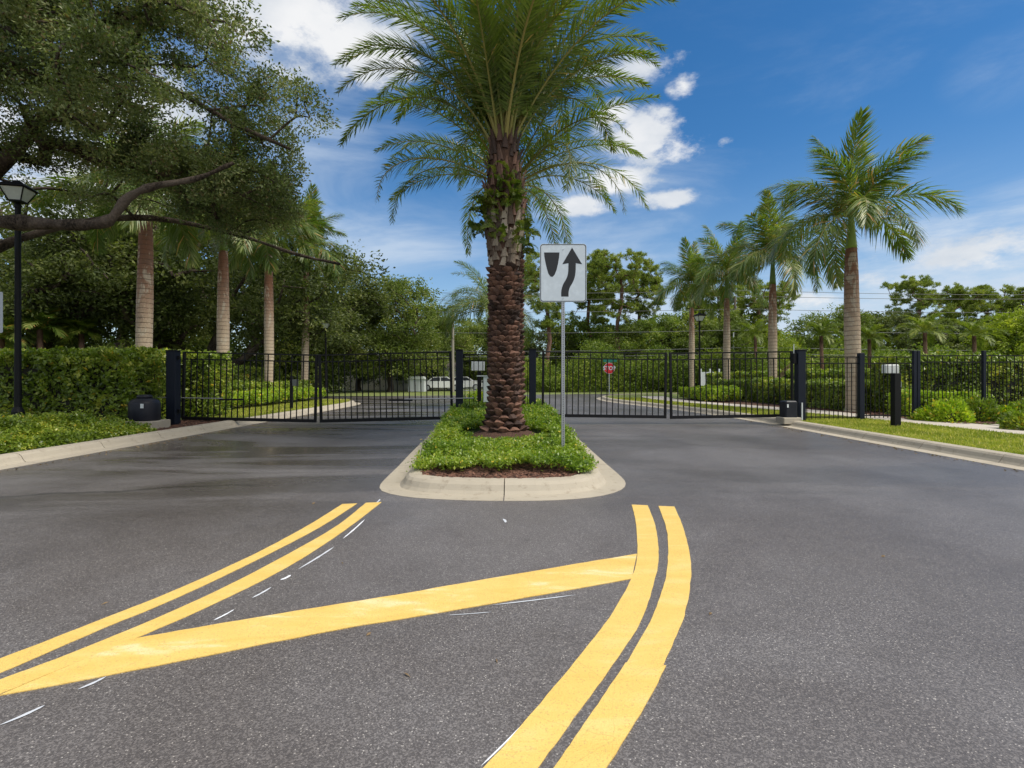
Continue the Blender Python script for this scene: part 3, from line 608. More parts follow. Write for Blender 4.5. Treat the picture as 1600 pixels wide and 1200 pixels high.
def grass(name, label, test, x0, x1, y0, y1, n, z0, h=.045, seed=1, mat='grass'):
    r = np.random.default_rng(seed); p = np.c_[r.uniform(x0, x1, n), r.uniform(y0, y1, n)]; p = p[test(p)]; n = len(p); g = G()
    b = np.c_[p, np.full(n, z0)]; a = r.uniform(0, 2*PI, n); w = .004*(1+p[:, 1]/9); s = np.c_[np.cos(a)*w, np.sin(a)*w, np.zeros(n)]; H = h*r.uniform(.5, 1.3, n)
    t = b+np.c_[r.normal(0, .4, n)*H, r.normal(0, .4, n)*H, H]; g.add(np.stack([b-s, b+s, t], 1).reshape(-1, 3), None, np.arange(n*3).reshape(-1, 3))
    tag(g.build(name, LF[mat]), label, 'grass', kind='stuff')
def xcur(path, y): o = np.argsort(path[:, 1]); return np.interp(y, path[o, 1], path[o, 0])
RBm = RB[RB[:, 1] < 34]
grass('grass', 'short green grass on the strip between right kerb and sidewalk', lambda p: (p[:, 0] > xcur(RBm, p[:, 1])+.01) & (p[:, 0] < xcur(SWn, p[:, 1])-.01), 5.0, 11.2, 5.5, 30, 190000, .10, .055, 71)
LBm = LB[LB[:, 1] < 27]
grass('grass', 'short grass between kerb and low hedge beyond the left gate', lambda p: p[:, 0] < xcur(LBm, p[:, 1])-.01, -11, -7, 15.2, 28, 26000, .105, .06, 72)

# ------------------------------------------------------------------ trees
def tree(name, label, cat, loc, trunk_r, fork, ell, leaf=(.1, .05), per=160, cr=.9, lmat='tree_mid', bark='oakbark', seed=1, group=None, flat=.6, limbs=None, needle=False, lean=(0, 0), minr=.02, sides=6):
    r = np.random.default_rng(seed); t = thing(name, label, cat, loc, 0, group)
    cl = []
    for (cx, cy, cz, rx, ry, rz, n) in ell:
        d = rand_dirs(n, r); rad = r.uniform(.25, 1, n)**.45; cl.append(np.array([cx, cy, cz])+d*rad[:, None]*np.array([rx, ry, rz]))
    cl = np.vstack(cl); nodes = []; par = []
    hs = np.linspace(0, 1, 7)
    for k, u in enumerate(hs): nodes.append(np.array([lean[0]*u+(.04*fork*math.sin(k*1.7+seed) if 0 < k else 0)*.5, lean[1]*u, fork*u])); par.append(k-1)
    if limbs:
        for lb in limbs:
            prev = lb[0] if isinstance(lb[0], int) else int(np.argmin([np.linalg.norm(np.array(lb[0])-n_) for n_ in nodes]))
            for p_ in lb[1:]: nodes.append(np.array(p_, float)); par.append(prev); prev = len(nodes)-1
    nl0 = len(nodes)
    top = nodes[6]; order = np.argsort(np.linalg.norm(cl-top, axis=1)); cli = []
    for i in order:
        c = cl[i]; N_ = np.array(nodes[4:]); dist = np.linalg.norm(N_-c, axis=1)+.25*np.maximum(0, N_[:, 2]-c[2])+.15*np.linalg.norm(N_-top, axis=1)
        j = int(np.argmin(dist))+4; a = nodes[j]; Ld = np.linalg.norm(c-a); mm = (a+c)/2+r.normal(0, .10*Ld, 3)+np.array([0, 0, .08*Ld])
        nodes.append(mm); par.append(j); nodes.append(c); par.append(len(nodes)-2)
    n = len(nodes); wgt = np.zeros(n)
    for i in range(n-1, 0, -1):
        if wgt[i] == 0: wgt[i] = 1
        wgt[par[i]] += wgt[i]
    rad = np.clip(trunk_r*(.95 if not limbs else .62)*(wgt/wgt[0])**.5, minr, trunk_r*.7); rad[:7] = trunk_r*np.linspace(1.25, 1.0, 7); rad[0] *= 1.25
    g = G(); g.tube(nodes[:7], rad[:7], max(8, sides), False)
    if limbs:
        k = 7
        for lb in limbs:
            m = len(lb)-1; rq = np.random.default_rng(k); ids = [par[k]]+list(range(k, k+m)); g.tube(catmull([nodes[i] for i in ids], 5), np.interp(np.arange(5*m+1), np.arange(m+1)*5, [max(rad[i], lb_r) for i, lb_r in zip(ids, np.linspace(.17 if m > 7 else .09, .03, m+1))])*(1+.13*np.sin(np.arange(5*m+1)*1.3+k)+rq.normal(0, .09, 5*m+1)), 11, False); k += m
    for i in range(nl0, n, 2):
        a, b_, c = nodes[par[i]], nodes[i], nodes[i+1]; ra = min(rad[par[i]], rad[i]*1.25)
        g.tube(catmull([a, b_, c], 3), np.interp(np.arange(7), [0, 3, 6], [ra, rad[i], max(minr*.6, rad[i+1]*.6)]), sides if rad[i] > .05 else 4, False)
    g.build('trunk', MT[bark], t, smooth=True)
    m = len(cl); k = int(per); cc = np.repeat(cl, k, 0); e = rand_dirs(m*k, r)*(r.uniform(0, 1, m*k)**.5)[:, None]; crr = np.repeat(cr*r.uniform(.6, 1.3, m), k)[:, None]
    # sprays inside a cluster: leaves gather round a dozen twig tips
    if not needle:
        tw = 10; tips = np.repeat(cl, tw, 0)+rand_dirs(m*tw, r)*(r.uniform(.3, 1, m*tw)**.6)[:, None]*np.repeat(cr*r.uniform(.6, 1.3, m), tw)[:, None]*np.array([1, 1, flat])
        idx = (np.arange(m*k)//k)*tw+r.integers(0, tw, m*k); c = tips[idx]+r.normal(0, 1, (m*k, 3))*cr*.22*np.array([1, 1, .7]); d = (c-cc)+rand_dirs(m*k, r)*cr*.8
        g = G(); leaves(g, c, leaf[0], leaf[1], d, r); g.build('crown', LF[lmat], t, kind='stuff')
    else:
        tw = 9; tips = np.repeat(cl, tw, 0)+rand_dirs(m*tw, r)*(r.uniform(.2, 1, m*tw)**.5)[:, None]*np.repeat(cr*r.uniform(.6, 1.3, m), tw)[:, None]*np.array([1, 1, flat])
        idx = (np.arange(m*k)//k)*tw+r.integers(0, tw, m*k); d = rand_dirs(m*k, r); d[:, 2] = d[:, 2]*.8+.25; c = tips[idx]+d*leaf[0]*.5
        g = G(); leaves(g, c, leaf[0], leaf[1], d, r); g.build('crown', LF[lmat], t, kind='stuff')
    return t
# big live oak whose trunk stands just left of the picture
OX, OY = -14.2, 10.4
lim = [[4, (2.6, -.6, 3.6), (4.6, -1.4, 3.95), (5.6, -1.4, 3.98), (6.5, -1.35, 3.96), (7.1, -1.4, 4.02), (7.45, -1.4, 4.42), (7.9, -1.4, 4.62), (8.6, -1.3, 4.8), (9.2, -1.2, 5.12)],
       [5, (3.2, .3, 5.4), (5.4, -.2, 6.9), (7.0, -.4, 7.1), (8.7, -.2, 6.3), (9.7, 0, 5.9)],
       [4, (3.0, -1.2, 4.9), (4.8, -1.8, 6.9), (5.5, -1.6, 7.2), (6.8, -1.2, 7.6), (8.3, -.8, 8.3)],
       [5, (2.8, 1.5, 4.5), (4.9, 2.2, 5.2), (6.9, 2.8, 5.0), (8.7, 2.6, 4.4), (9.9, 2.4, 4.1)]]
tree('oak_tree', 'large live oak overhanging the road from the left edge with a thick crooked limb', 'tree', (OX, OY, .05), .36, 2.7,
     [(7.6, -.8, 6.7, 2.7, 2.6, 1.45, 128), (4.2, -.6, 7.5, 3.4, 3.4, 2.0, 74), (8.2, .8, 5.3, 1.5, 2.0, .7, 62), (5.6, 1.5, 5.9, 2.2, 1.8, .6, 18), (6.3, -1.4, 8.5, 2.5, 2.2, 1.0, 85), (4.2, .5, 5.8, 1.8, 2, .6, 12)],
     (.074, .036), 440, .47, 'oak_near', 'oakbark', 101, limbs=lim, flat=.7, minr=.006, sides=7)
# oaks beyond the hedge, one huge and low limbed
BG = 'oak trees beyond the left hedge'
tree('oak_tree', 'wide dark live oak with low black limbs behind the left gate leaf', 'tree', (A(335, 31), 31, 0), .62, 2.2, [(0, 0, 8.0, 9.5, 6, 4.2, 150), (-5, -2, 6, 6, 4, 3, 50), (4.5, 0, 5.5, 4.0, 4, 2.6, 40)], (.24, .12), 260, 1.35, 'oak_far', 'oakbark', 102, BG,
     limbs=[[4, (2, -.5, 2.4), (4, -1, 3.9), (6.5, -1, 5.5)], [4, (-2, -.6, 3), (-4.5, -1.2, 4.6), (-7, -1.4, 6.6)], [5, (.8, -.5, 5), (2.4, -.6, 7.6)]], minr=.04)
tree('oak_tree', 'dark oak far left behind the hedge and lamp post', 'tree', (A(60, 27), 27, 0), .5, 2.6, [(0, 0, 7.2, 7.5, 5, 4, 120), (5, 0, 8, 4, 4, 3, 40), (-3, 0, 4.2, 5, 3, 1.5, 26)], (.22, .11), 260, 1.25, 'oak_far', 'oakbark', 103, BG, minr=.04)
tree('oak_tree', 'rounded oak at the end of the left tree row, right of the fourth palm', 'tree', (A(490, 42), 42, 0), .45, 2.6, [(0, 0, 6.9, 5.6, 5, 4.4, 110), (-5, 0, 9, 4, 4, 3, 40)], (.27, .14), 250, 1.3, 'oak_far', 'oakbark', 104, BG, minr=.04)
tree('oak_tree', 'oak crown filling the upper left behind the near oak', 'tree', (A(190, 40), 40, 0), .5, 4, [(0, 0, 9, 11, 6, 4.0, 95)], (.3, .15), 240, 1.6, 'oak_far', 'oakbark', 105, BG, minr=.05)
MG = 'broadleaf trees across the far street'
for i, (px, Y, h, w, mt_, lb) in enumerate([(610, 47, 10.4, 4.6, 'tree_mid', 'tallest leafy tree left of the island palm, across the far street'), (660, 52, 8.6, 4.4, 'tree_mid', 'rounded green tree just left of the concrete utility pole'), (560, 50, 9.4, 4, 'oak_far', 'dark green tree behind the left lamp by the far street'),
                                          (735, 62, 8.2, 5, 'tree_mid', 'green tree seen just left of the island palm trunk'), (690, 60, 7.2, 4, 'tree_mid', 'lower tree behind the concrete pole'), (860, 62, 7.6, 4.5, 'oak_far', 'dark tree right of the island palm trunk under the pine'), (1005, 56, 7.2, 4.2, 'tree_mid', 'bushy green tree above the stop sign'),
                                          (1055, 52, 7.4, 4.5, 'thicket', 'leafy tree behind the left palms of the right row'), (1110, 50, 7.0, 3.8, 'tree_mid', 'tree between the two smallest royal palms'), (1180, 55, 6.6, 3.6, 'tree_lite', 'light green tree behind the third royal palm'), (1290, 58, 8.6, 4.6, 'tree_mid', 'full green tree left of the tallest royal palm trunk'),
                                          (1385, 60, 8.4, 5.2, 'oak_far', 'dark tree between tallest royal palm and the pines'), (1330, 64, 8.2, 4.6, 'tree_mid', 'tree hidden behind the tallest royal palm trunk'), (1245, 62, 5.8, 3.6, 'tree_mid', 'low tree in the sky gap left of the tallest palm'), (1480, 55, 6.6, 5, 'oak_far', 'dark tree below the right pines'), (1590, 42, 6.5, 3.2, 'tree_lite', 'yellow green feathery tree at the right edge behind the hedge'),
                                          (770, 70, 9, 5, 'tree_mid', 'tree behind the island palm trunk'), (940, 64, 7.4, 4.6, 'tree_mid', 'tree behind the keep right sign post'), (1560, 60, 7.4, 5, 'tree_mid', 'tree below the last pine at the right edge')]):
    h *= 1.12 if px > 900 else 1.04; w *= 1.12
    tree('broadleaf_tree', lb, 'tree', (A(px, Y), Y, 0), .22, h*.3, [(0, 0, h*.58, w, w*.8, h*.36, 60), (w*.2, 0, h*.8, w*.55, w*.5, h*.16, 18), (0, -.5, h*.28, w*.9, w*.7, h*.16, 18)], (.26, .13), 200, h*.12, mt_, 'oakbark', 120+i, MG, minr=.035)
PG = 'tall pines beyond the far street'
for i, (px, Y, ytop, w, trx, lb) in enumerate([(853, 52, 392, 2.6, (848, 560), 'pine with open crown between island palm and sign'), (925, 60, 396, 2.6, 0, 'slim pine just right of the keep right sign'), (962, 56, 388, 3.6, 0, 'broad topped pine right of the sign, tallest of its pair'), (1000, 62, 410, 3.0, 0, 'pine with layered crown left of the royal palms'),
                                         (1105, 54, 440, 3.2, 0, 'dark branched pine behind the second royal palm'), (1185, 56, 436, 3.6, 0, 'flat topped pine left of the third royal palm'), (1432, 62, 434, 4.0, 0, 'leftmost tall pine of the right hand stand'), (1490, 64, 440, 4.2, 0, 'second pine of the right hand stand'), (1545, 66, 446, 4.2, 0, 'third pine of the right hand stand, thin crown'), (1600, 64, 450, 4, 0, 'pine at the right picture edge')]):
    h = ZZ(ytop, Y); r_ = random.Random(i)
    tree('pine_tree', lb, 'tree', (A(px, Y), Y, 0), .19, h*.72, [(0, 0, h*.86, w, w*.8, h*.13, 34), (w*.1, 0, h*.70, w*.95, w*.8, h*.12, 22), (-w*.1, 0, h*.54, w*.8, w*.6, h*.10, 12)], (.38, .06), 380, .8, 'pine', 'pinebark', 160+i, PG, flat=.6, needle=True, lean=(r_.uniform(-.6, .6), 0), minr=.04)
# understory
def thicket(name, label, xs, ys, n, hf, leaf, mat, seed):
    r = np.random.default_rng(seed); x = r.uniform(xs[0], xs[1], n); y = r.uniform(ys[0], ys[1], n)
    b = np.c_[x, y, np.zeros(n)]; H = hf*(.72+.45*wob(b, .35, seed, 3)); z = H*r.uniform(0.0, 1, n)**.75; c = np.c_[x+r.normal(0, .25, n), y, z]
    k = wob(c, 1.3, seed+5, 2) > -.5; g = G(); leaves(g, c[k], leaf, leaf*.5, None, r); return tag(g.build(name, LF[mat]), label, 'bushes', kind='stuff')
thicket('thicket', 'dense tangled bushes across the far street behind the stop sign', (1.0, 30), (45, 54), 90000, 4.2, .24, 'thicket', 201)
thicket('thicket', 'far green scrub closing the view along the horizon', (-95, 95), (72, 84), 130000, 5.6, .5, 'oak_far', 202)
thicket('thicket', 'undergrowth beneath the oaks behind the left hedge', (-50, -15), (38, 48), 90000, 6.2, .32, 'tree_mid', 203)
thicket('thicket', 'scrub behind the tall hedge and fence on the right', (20, 60), (40, 52), 60000, 4.4, .3, 'thicket', 204)
thicket('thicket', 'bushes behind the parked car across the far street', (-16, 1), (60, 68), 26000, 3.8, .32, 'tree_mid', 205)

thicket('thicket', 'continuous wall of trees behind the right fence below the pines', (22, 80), (56, 62), 90000, 8.6, .36, 'tree_mid', 206)
thicket('thicket', 'continuous green trees behind the royal palms and stop sign', (4, 40), (58, 64), 70000, 7.0, .36, 'thicket', 207)
# ------------------------------------------------------------------ palms
def frond_geo(L, a0, droop, nl, ll, lw, seed, plum=0.0, hang=.3, pow_=1.5, t0=.12, vee=.45):
    """returns (stalk geometry, leaflet geometry); grows along +x and up"""
    r = np.random.default_rng(seed); m = 16; t = np.linspace(0, 1, m); ang = a0-droop*t**pow_; ds = L/(m-1)
    x = np.concatenate([[0], np.cumsum(np.cos(ang[:-1])*ds)]); z = np.concatenate([[0], np.cumsum(np.sin(ang[:-1])*ds)]); y = .04*L*np.sin(t*2.2)*r.normal()
    path = np.c_[x, y, z]; gs = G(); gs.tube(path, np.interp(t, [0, .12, 1], [.032, .022, .004])*L/3.5, 5, False)
    tt = np.repeat(np.linspace(t0, .995, nl), 2)+r.normal(0, .003, nl*2); tt = np.clip(tt, 0, 1); s = np.tile([1., -1.], nl)
    bx = np.c_[np.interp(tt, t, x), np.interp(tt, t, y), np.interp(tt, t, z)]; an = np.interp(tt, t, ang)
    fw = np.c_[np.cos(an), np.zeros_like(an), np.sin(an)]; up = np.c_[-np.sin(an), np.zeros_like(an), np.cos(an)]; sd_ = np.c_[np.zeros_like(an), s, np.zeros_like(an)]
    ln = ll*(np.sin(np.clip((tt-t0)/(1-t0), 0, 1)**.75*PI*.86+.30)**.7)*r.uniform(.85, 1.1, nl*2); b = (np.interp(tt, [0, 1], [1.2, .62])+r.normal(0, .07, nl*2))[:, None]
    v_ = vee+plum*r.uniform(-1.1, 1.1, nl*2)
    d = fw*np.cos(b)+(sd_*np.cos(v_)[:, None]+up*np.sin(v_)[:, None])*np.sin(b)+r.normal(0, .05, (nl*2, 3)); d /= np.linalg.norm(d, axis=1)[:, None]
    wv = np.cross(d, up); wv /= np.linalg.norm(wv, axis=1)[:, None]+1e-9
    L_ = ln[:, None]; w = (lw*r.uniform(.8, 1.1, nl*2))[:, None]/2; g1 = np.array([0, 0, -1.])*hang
    mid = bx+d*L_*.5+g1*L_*.18; tip = bx+d*L_*.93+g1*L_*.75
    v = np.stack([bx-wv*w*.5, bx+wv*w*.5, mid+wv*w, mid-wv*w, tip], 1).reshape(-1, 3); i = np.arange(nl*2)*5
    gl = G(); gl.add(v, np.stack([i, i+1, i+2, i+3], 1), np.stack([i+3, i+2, i+4], 1)); return gs, gl
def frond_objs(parent, L, a0, droop, nl, ll, lw, seed, mat, **kw):
    gs, gl = frond_geo(L, a0, droop, nl, ll, lw, seed, **kw); o = gl.build('frond', mat, parent); gs.build('stalk', MT['rachis'], o); return o
def put_frond(proto, root, loc, az, tilt=0, roll=0, sc=1.0):
    o = copy_tree(proto, root); o.location = loc; o.scale = (sc, sc, sc)
    o.rotation_euler = Matrix.Rotation(az, 3, 'Z').to_4x4().to_3x3().__matmul__(Matrix.Rotation(-tilt, 3, 'Y').__matmul__(Matrix.Rotation(roll, 3, 'X'))).to_euler(); return o

# boot (cut leaf base) shared mesh, local: x across, -y outward, z up
def boot_mesh(name, w, h, d, mat):
    g = G(); v = [(-w*.56, 0, 0), (w*.56, 0, 0), (0, -d*.05, -h*.72), (-w*.50, -d*.42, h*.10), (w*.50, -d*.42, h*.10), (-w*.20, -d*1.1, h*.34), (w*.20, -d*1.1, h*.34), (0, -d*.80, -.22*h), (-w*.22, -d*.15, h*.66), (w*.22, -d*.15, h*.66)]
    g.add(v, [(0, 2, 7, 3), (2, 1, 4, 7), (5, 6, 9, 8)], [(3, 7, 5), (7, 6, 5), (7, 4, 6), (3, 5, 8), (4, 9, 6), (0, 3, 8), (1, 9, 4)])
    return g, [np.array(g.V[0]), g.Q[0] if g.Q else None, g.T[0]]
def date_trunk(root, prof, zb, step, nring, seed, near=True, w=.15, h=.15, d=.088):
    """prof: (z, radius) list; boots from zb[0] to zb[1]"""
    r = np.random.default_rng(seed); pz = [p[0] for p in prof]; pr = [p[1] for p in prof]
    g = G(); zz = np.linspace(prof[0][0], prof[-1][0], 50); g.tube(np.c_[np.zeros(50), np.zeros(50), zz], np.interp(zz, pz, pr)-.045, 20); g.build('trunk', MT['date_core'], root, smooth=True)
    gb, geo = boot_mesh('leaf_base', w, h, d, None); proto = None; st = G(); cnt = 0; z = zb[0]; k = 0
    while z < zb[1]:
        f = (z-zb[0])/(zb[1]-zb[0]); R = float(np.interp(z, pz, pr))
        for j in range(nring):
            th = (j+(k % 2)*.5)*2*PI/nring+r.normal(0, .035)+k*.012; front = -math.cos(th)           # th = 0 faces +y (away)
            sc = (R*2*PI/nring)/w*1.10*r.uniform(.9, 1.08); out = np.array([math.sin(th), math.cos(th)]); rad = R-.05
            loc = Vector((out[0]*rad, out[1]*rad, z+r.normal(0, .008))); rz = PI-th; tl = r.normal(0, .12)-.05
            if z > zb[1]-.35 and r.random() < (z-zb[1]+.35)/.45: continue
            if near and front > -.12 and cnt < 298:
                if proto is None: proto = gb.build('leaf_base', MT['boot'], root); o = proto
                else: o = clone(proto, root)
                o.location = loc; o.rotation_euler = (tl, r.normal(0, .13), rz); o.scale = (sc, sc, (.85-.22*f)*r.uniform(.85, 1.1)); cnt += 1
            else:
                mx = Matrix.Rotation(rz, 3, 'Z') @ Matrix.Rotation(tl, 3, 'X'); V = np.array(geo[0])*np.array([sc, sc, .85-.22*f]); V = V@np.array(mx).T+np.array(loc)
                st.add(V, geo[1], geo[2])
        z += step*(1-.30*f); k += 1
    if st.V: st.build('leaf_bases', MT['boot'], root, kind='stuff')
def stubs(root, prof, z0, z1, n, seed, w, h, tilt, mat, name='old_leaf_base'):
    """longer upward pointing old leaf bases"""
    r = np.random.default_rng(seed); pz = [p[0] for p in prof]; pr = [p[1] for p in prof]; proto = None
    g = G(); v = []
    for (zz, ww, yy) in ((0, .5, 0), (.35, .42, -.02), (.7, .30, -.05), (1, .2, -.10)):
        v += [(-w*ww, yy, h*zz), (w*ww, yy, h*zz), (w*ww*.6, yy-.03, h*zz), (-w*ww*.6, yy-.03, h*zz)]
    q = []
    for k in range(3):
        for i in range(4): q.append((k*4+i, k*4+(i+1) % 4, k*4+4+(i+1) % 4, k*4+4+i))
    q.append((12, 13, 14, 15)); g.add(v, q)
    for i in range(n):
        th = i*2.39996+r.normal(0, .1); z = z0+(z1-z0)*(i+.5)/n; R = float(np.interp(z, pz, pr))-.05
        o = g.build(name, MT[mat], root) if proto is None else clone(proto, root); proto = proto or o
        o.location = (math.sin(th)*R, math.cos(th)*R, z); o.rotation_euler = (-tilt+r.normal(0, .10), r.normal(0, .1), PI-th); s = r.uniform(.75, 1.2); o.scale = (s, s, s*r.uniform(.85, 1.15))

def date_palm(label, loc, prof, boots, crown_z, nf, L, seed, near, amin, amax, droop, lean=(0, 0), ring=(.105, 13), sc=1.0, nl=140):
    root = thing('date_palm', label, 'palm tree', loc, group='date palms standing in line on the island'); r = np.random.default_rng(seed)
    date_trunk(root, prof, boots, ring[0], ring[1], seed, near)
    protos = [frond_objs(root, L, 0.0, dr, nl, .50*sc, .025, seed+k, LF['date'], plum=.75, hang=.30, vee=.28, pow_=1.5) for k, dr in enumerate((droop*.7, droop, droop*1.2, droop*1.4))]
    for k in range(nf):
        f = (k+.5)/nf; az = k*2.39996+r.normal(0, .12); el_ = amax+(amin-amax)*f**.85; pr_ = protos[min(3, int(f*4))]
        if k < 4: o = protos[k]; o.location = (0, 0, crown_z); 
        rr = .10+.10*f
        if k < 4:
            o = protos[3-k] if False else protos[k]; f0 = k/3
            el2 = amax+(amin-amax)*f0; o.location = (math.cos(az)*rr, math.sin(az)*rr, crown_z-.25*f0)
            o.rotation_euler = (Matrix.Rotation(az, 3, 'Z') @ Matrix.Rotation(-el2, 3, 'Y')).to_euler(); continue
        o = copy_tree(pr_, root); o.location = (math.cos(az)*rr, math.sin(az)*rr, crown_z-.30*f)
        s = r.uniform(.82, 1.06)*(1 if f > .15 else .85); o.scale = (s, s*r.choice([-1, 1]), s)
        o.rotation_euler = (Matrix.Rotation(az, 3, 'Z') @ Matrix.Rotation(-el_+r.normal(0, .09), 3, 'Y') @ Matrix.Rotation(r.normal(0, .38), 3, 'X')).to_euler()
    return root
prof1 = [(0, .46), (.12, .40), (.4, .315), (.9, .275), (2.2, .258), (3.1, .285), (3.5, .35), (4.1, .40), (4.6, .41), (4.95, .36), (5.3, .32), (5.7, .27), (6.05, .17)]
PX, PY, PZ = -.15, 9.8, .14
dp = date_palm('largest date palm at the front of the island with scaly brown trunk', (PX, PY, PZ), prof1, (.06, 3.30), 5.85, 60, 4.3, 301, True, math.radians(60), math.radians(88), math.radians(88), ring=(.118, 11))
stubs(dp, prof1, 3.2, 4.15, 76, 302, .16, .36, .20, 'boot_grey')
stubs(dp, prof1, 4.15, 5.85, 95, 303, .12, .24, .22, 'boot', 'upper_leaf_base')
prof2 = [(0, .45), (.4, .34), (2.5, .31), (4.5, .32), (5.6, .36), (6.3, .28), (6.9, .15)]
dp2 = date_palm('second date palm directly behind the largest one, its lower fronds spreading wide', (A(797, 13.0), 13.0, .14), prof2, (.06, 6.0), 6.3, 32, 4.05, 311, False, math.radians(22), math.radians(58), math.radians(84), ring=(.15, 12), nl=105)
stubs(dp2, prof2, 6.0, 6.6, 20, 312, .12, .24, .22, 'boot', 'upper_leaf_base')
prof3 = [(0, .36), (.4, .28), (2.5, .25), (3.0, .27), (4.4, .22), (4.8, .1)]
dp3 = date_palm('smallest date palm beyond the gate, pale drooping crown behind the trunk', (A(772, 22.0), 22.0, 0), prof3, (.06, 3.9), 4.45, 38, 2.9, 321, False, math.radians(5), math.radians(75), math.radians(105), ring=(.17, 10), nl=95)

# ferns growing on the big trunk
def fern(label, th, z, n, L, seed):
    r = np.random.default_rng(seed); R = float(np.interp(z, [p[0] for p in prof1], [p[1] for p in prof1]))
    t = thing('fern', label, 'fern', (PX+math.sin(th)*R, PY+math.cos(th)*R, PZ+z), PI/2-th, 'ferns rooted on the trunk of the front palm'); protos = []
    for k in range(n):
        if k < 2:
            gs, gl = frond_geo(L, math.radians(40), math.radians(120), 16, .10, .030, seed+k, plum=.2, hang=.1, t0=.06); gl.add(gs.V[0], gs.Q[0]); o = gl.build('fern_leaf', LF['fern'], t); protos.append(o)
        else: o = clone(protos[k % 2], t)
        o.location = (r.uniform(-.05, .03), r.normal(0, .12), r.normal(0, .10)); o.rotation_euler = (r.normal(0, .5), r.normal(0, .35), r.normal(0, .75)); s = r.uniform(.5, 1.25); o.scale = (s, s, s)
for i, (th, z, n, lb) in enumerate([(PI*.86, 4.45, 22, 'fern clump on the front right of the trunk below the crown'), (PI*1.18, 4.35, 20, 'fern clump on the front left of the trunk below the crown'), (PI*1.38, 4.05, 16, 'fern hanging from the left side of the trunk'), (PI*.62, 4.0, 12, 'fern hanging from the right side of the trunk'),
                                   (PI*1.0, 4.75, 14, 'highest fern tuft on the front of the trunk'), (PI*.80, 3.75, 9, 'small lower fern on the right front of the trunk'), (PI*1.12, 3.85, 8, 'small lower fern on the left front of the trunk'), (PI*.6, 3.55, 6, 'lowest fern tuft on the right side of the trunk')]):
    fern(lb, th, z, n, .36, 400+i)

def royal_protos(root, seed, sc):
    return [frond_objs(root, 3.3*sc, 0, dr, 115, .86*sc, .042*sc, seed+k, LF['royal'], plum=.75, hang=.62, vee=.05, pow_=1.2, t0=.10) for k, dr in enumerate((.5, 1.35, 1.9))]
def royal_palm(label, x, y, r0, zs, zc, seed, sc=1.0, nf=17, group=None, patch=False):
    """zs: top of grey trunk, zc: top of green crownshaft"""
    root = thing('royal_palm', label, 'palm tree', (x, y, 0), group=group); r = np.random.default_rng(seed); g = G()
    zz = np.linspace(0, zs, 90); rad = np.interp(zz/zs, [0, .04, .15, .55, .85, 1], [r0*1.35, r0*1.12, r0, r0*1.02, r0*.88, r0*.72])*(1-.012*(np.arange(90) % 3 == 0)); bend = r.normal(0, .10)*np.sin(zz/zs*1.5)
    g.tube(np.c_[bend, np.zeros(90), zz], rad, 20); g.build('trunk', MT['royal_trunk'], root, smooth=True)
    g = G(); u = np.linspace(0, 1, 12); zz = zs-.01+(zc-zs+.01)*u; g.tube(np.c_[np.full(12, bend[-1]), np.zeros(12), zz], np.interp(u, [0, .12, .5, 1], [r0*.74, r0*.70, r0*.52, r0*.34]), 16); g.build('crownshaft', MT['shaft'], root, smooth=True)
    pr = royal_protos(root, seed, sc)
    for k in range(nf):
        f = k/(nf-1); az = k*2.39996+r.normal(0, .15)+seed; el_ = math.radians(np.interp(f, [0, .08, .3, .7, 1], [88, 80, 62, 28, -2]))+r.normal(0, .07); p_ = 0 if f < .12 else (1 if f < .6 else 2)
        if k in (0, 4, nf-1): o = pr[p_]; s = 1.0
        else: o = copy_tree(pr[p_], root); s = r.uniform(.88, 1.05)
        o.scale = (s, s, s); o.location = (bend[-1]+math.cos(az)*.06, math.sin(az)*.06, zc-.12*f)
        o.rotation_euler = (Matrix.Rotation(az, 3, 'Z') @ Matrix.Rotation(-el_, 3, 'Y') @ Matrix.Rotation(r.normal(0, .3), 3, 'X')).to_euler()
    return root
RG = 'royal palms in rows either side of the road'
royal_palm('tallest royal palm with pale grey trunk behind the right fence', A(1335, 18), 18, .245, ZZ(388, 18), ZZ(335, 18), 501, 1.0, 19, RG)
royal_palm('brown trunked royal palm seen just left of the right gate post', A(1207, 26), 26, .21, ZZ(444, 26), ZZ(398, 26), 502, 1.0, 19, RG)
royal_palm('royal palm third from the right, slim reddish trunk', A(1135, 31), 31, .20, ZZ(466, 31), ZZ(428, 31), 503, 1.0, 19, RG)
royal_palm('smallest looking royal palm, leftmost of the right row', A(1081, 37), 37, .20, ZZ(480, 37), ZZ(446, 37), 504, 1.0, 19, RG)
royal_palm('nearest royal palm of the left row, ringed trunk above the hedge', A(222, 17), 17, .235, ZZ(327, 17), ZZ(300, 17), 505, 1.0, 19, RG)
royal_palm('second royal palm of the left row with a dry sheath at its green neck', A(348, 21.2), 21.2, .235, ZZ(392, 21.2), ZZ(342, 21.2), 506, 1.0, 17, RG)
royal_palm('third royal palm of the left row, grey ringed trunk', A(421, 25), 25, .22, ZZ(394, 25), ZZ(362, 25), 507, 1.0, 17, RG)
royal_palm('fourth and farthest royal palm of the left row', A(475, 30), 30, .20, ZZ(425, 30), ZZ(385, 30), 508, 1.05, 18, RG)
# hanging dry frond against the second royal palm on the right row
t = thing('dry_frond', 'dry yellow brown frond leaning on the trunk just left of the right gate post', 'dead frond', (A(1212, 25.3), 25.3, .3)); gs, gl = frond_geo(1.9, math.radians(80), math.radians(35), 26, .5, .09, 9, plum=.3, hang=.7); gl.build('leaflets', LF['dry'], t); gs.build('stalk', MT['rachis'], t)
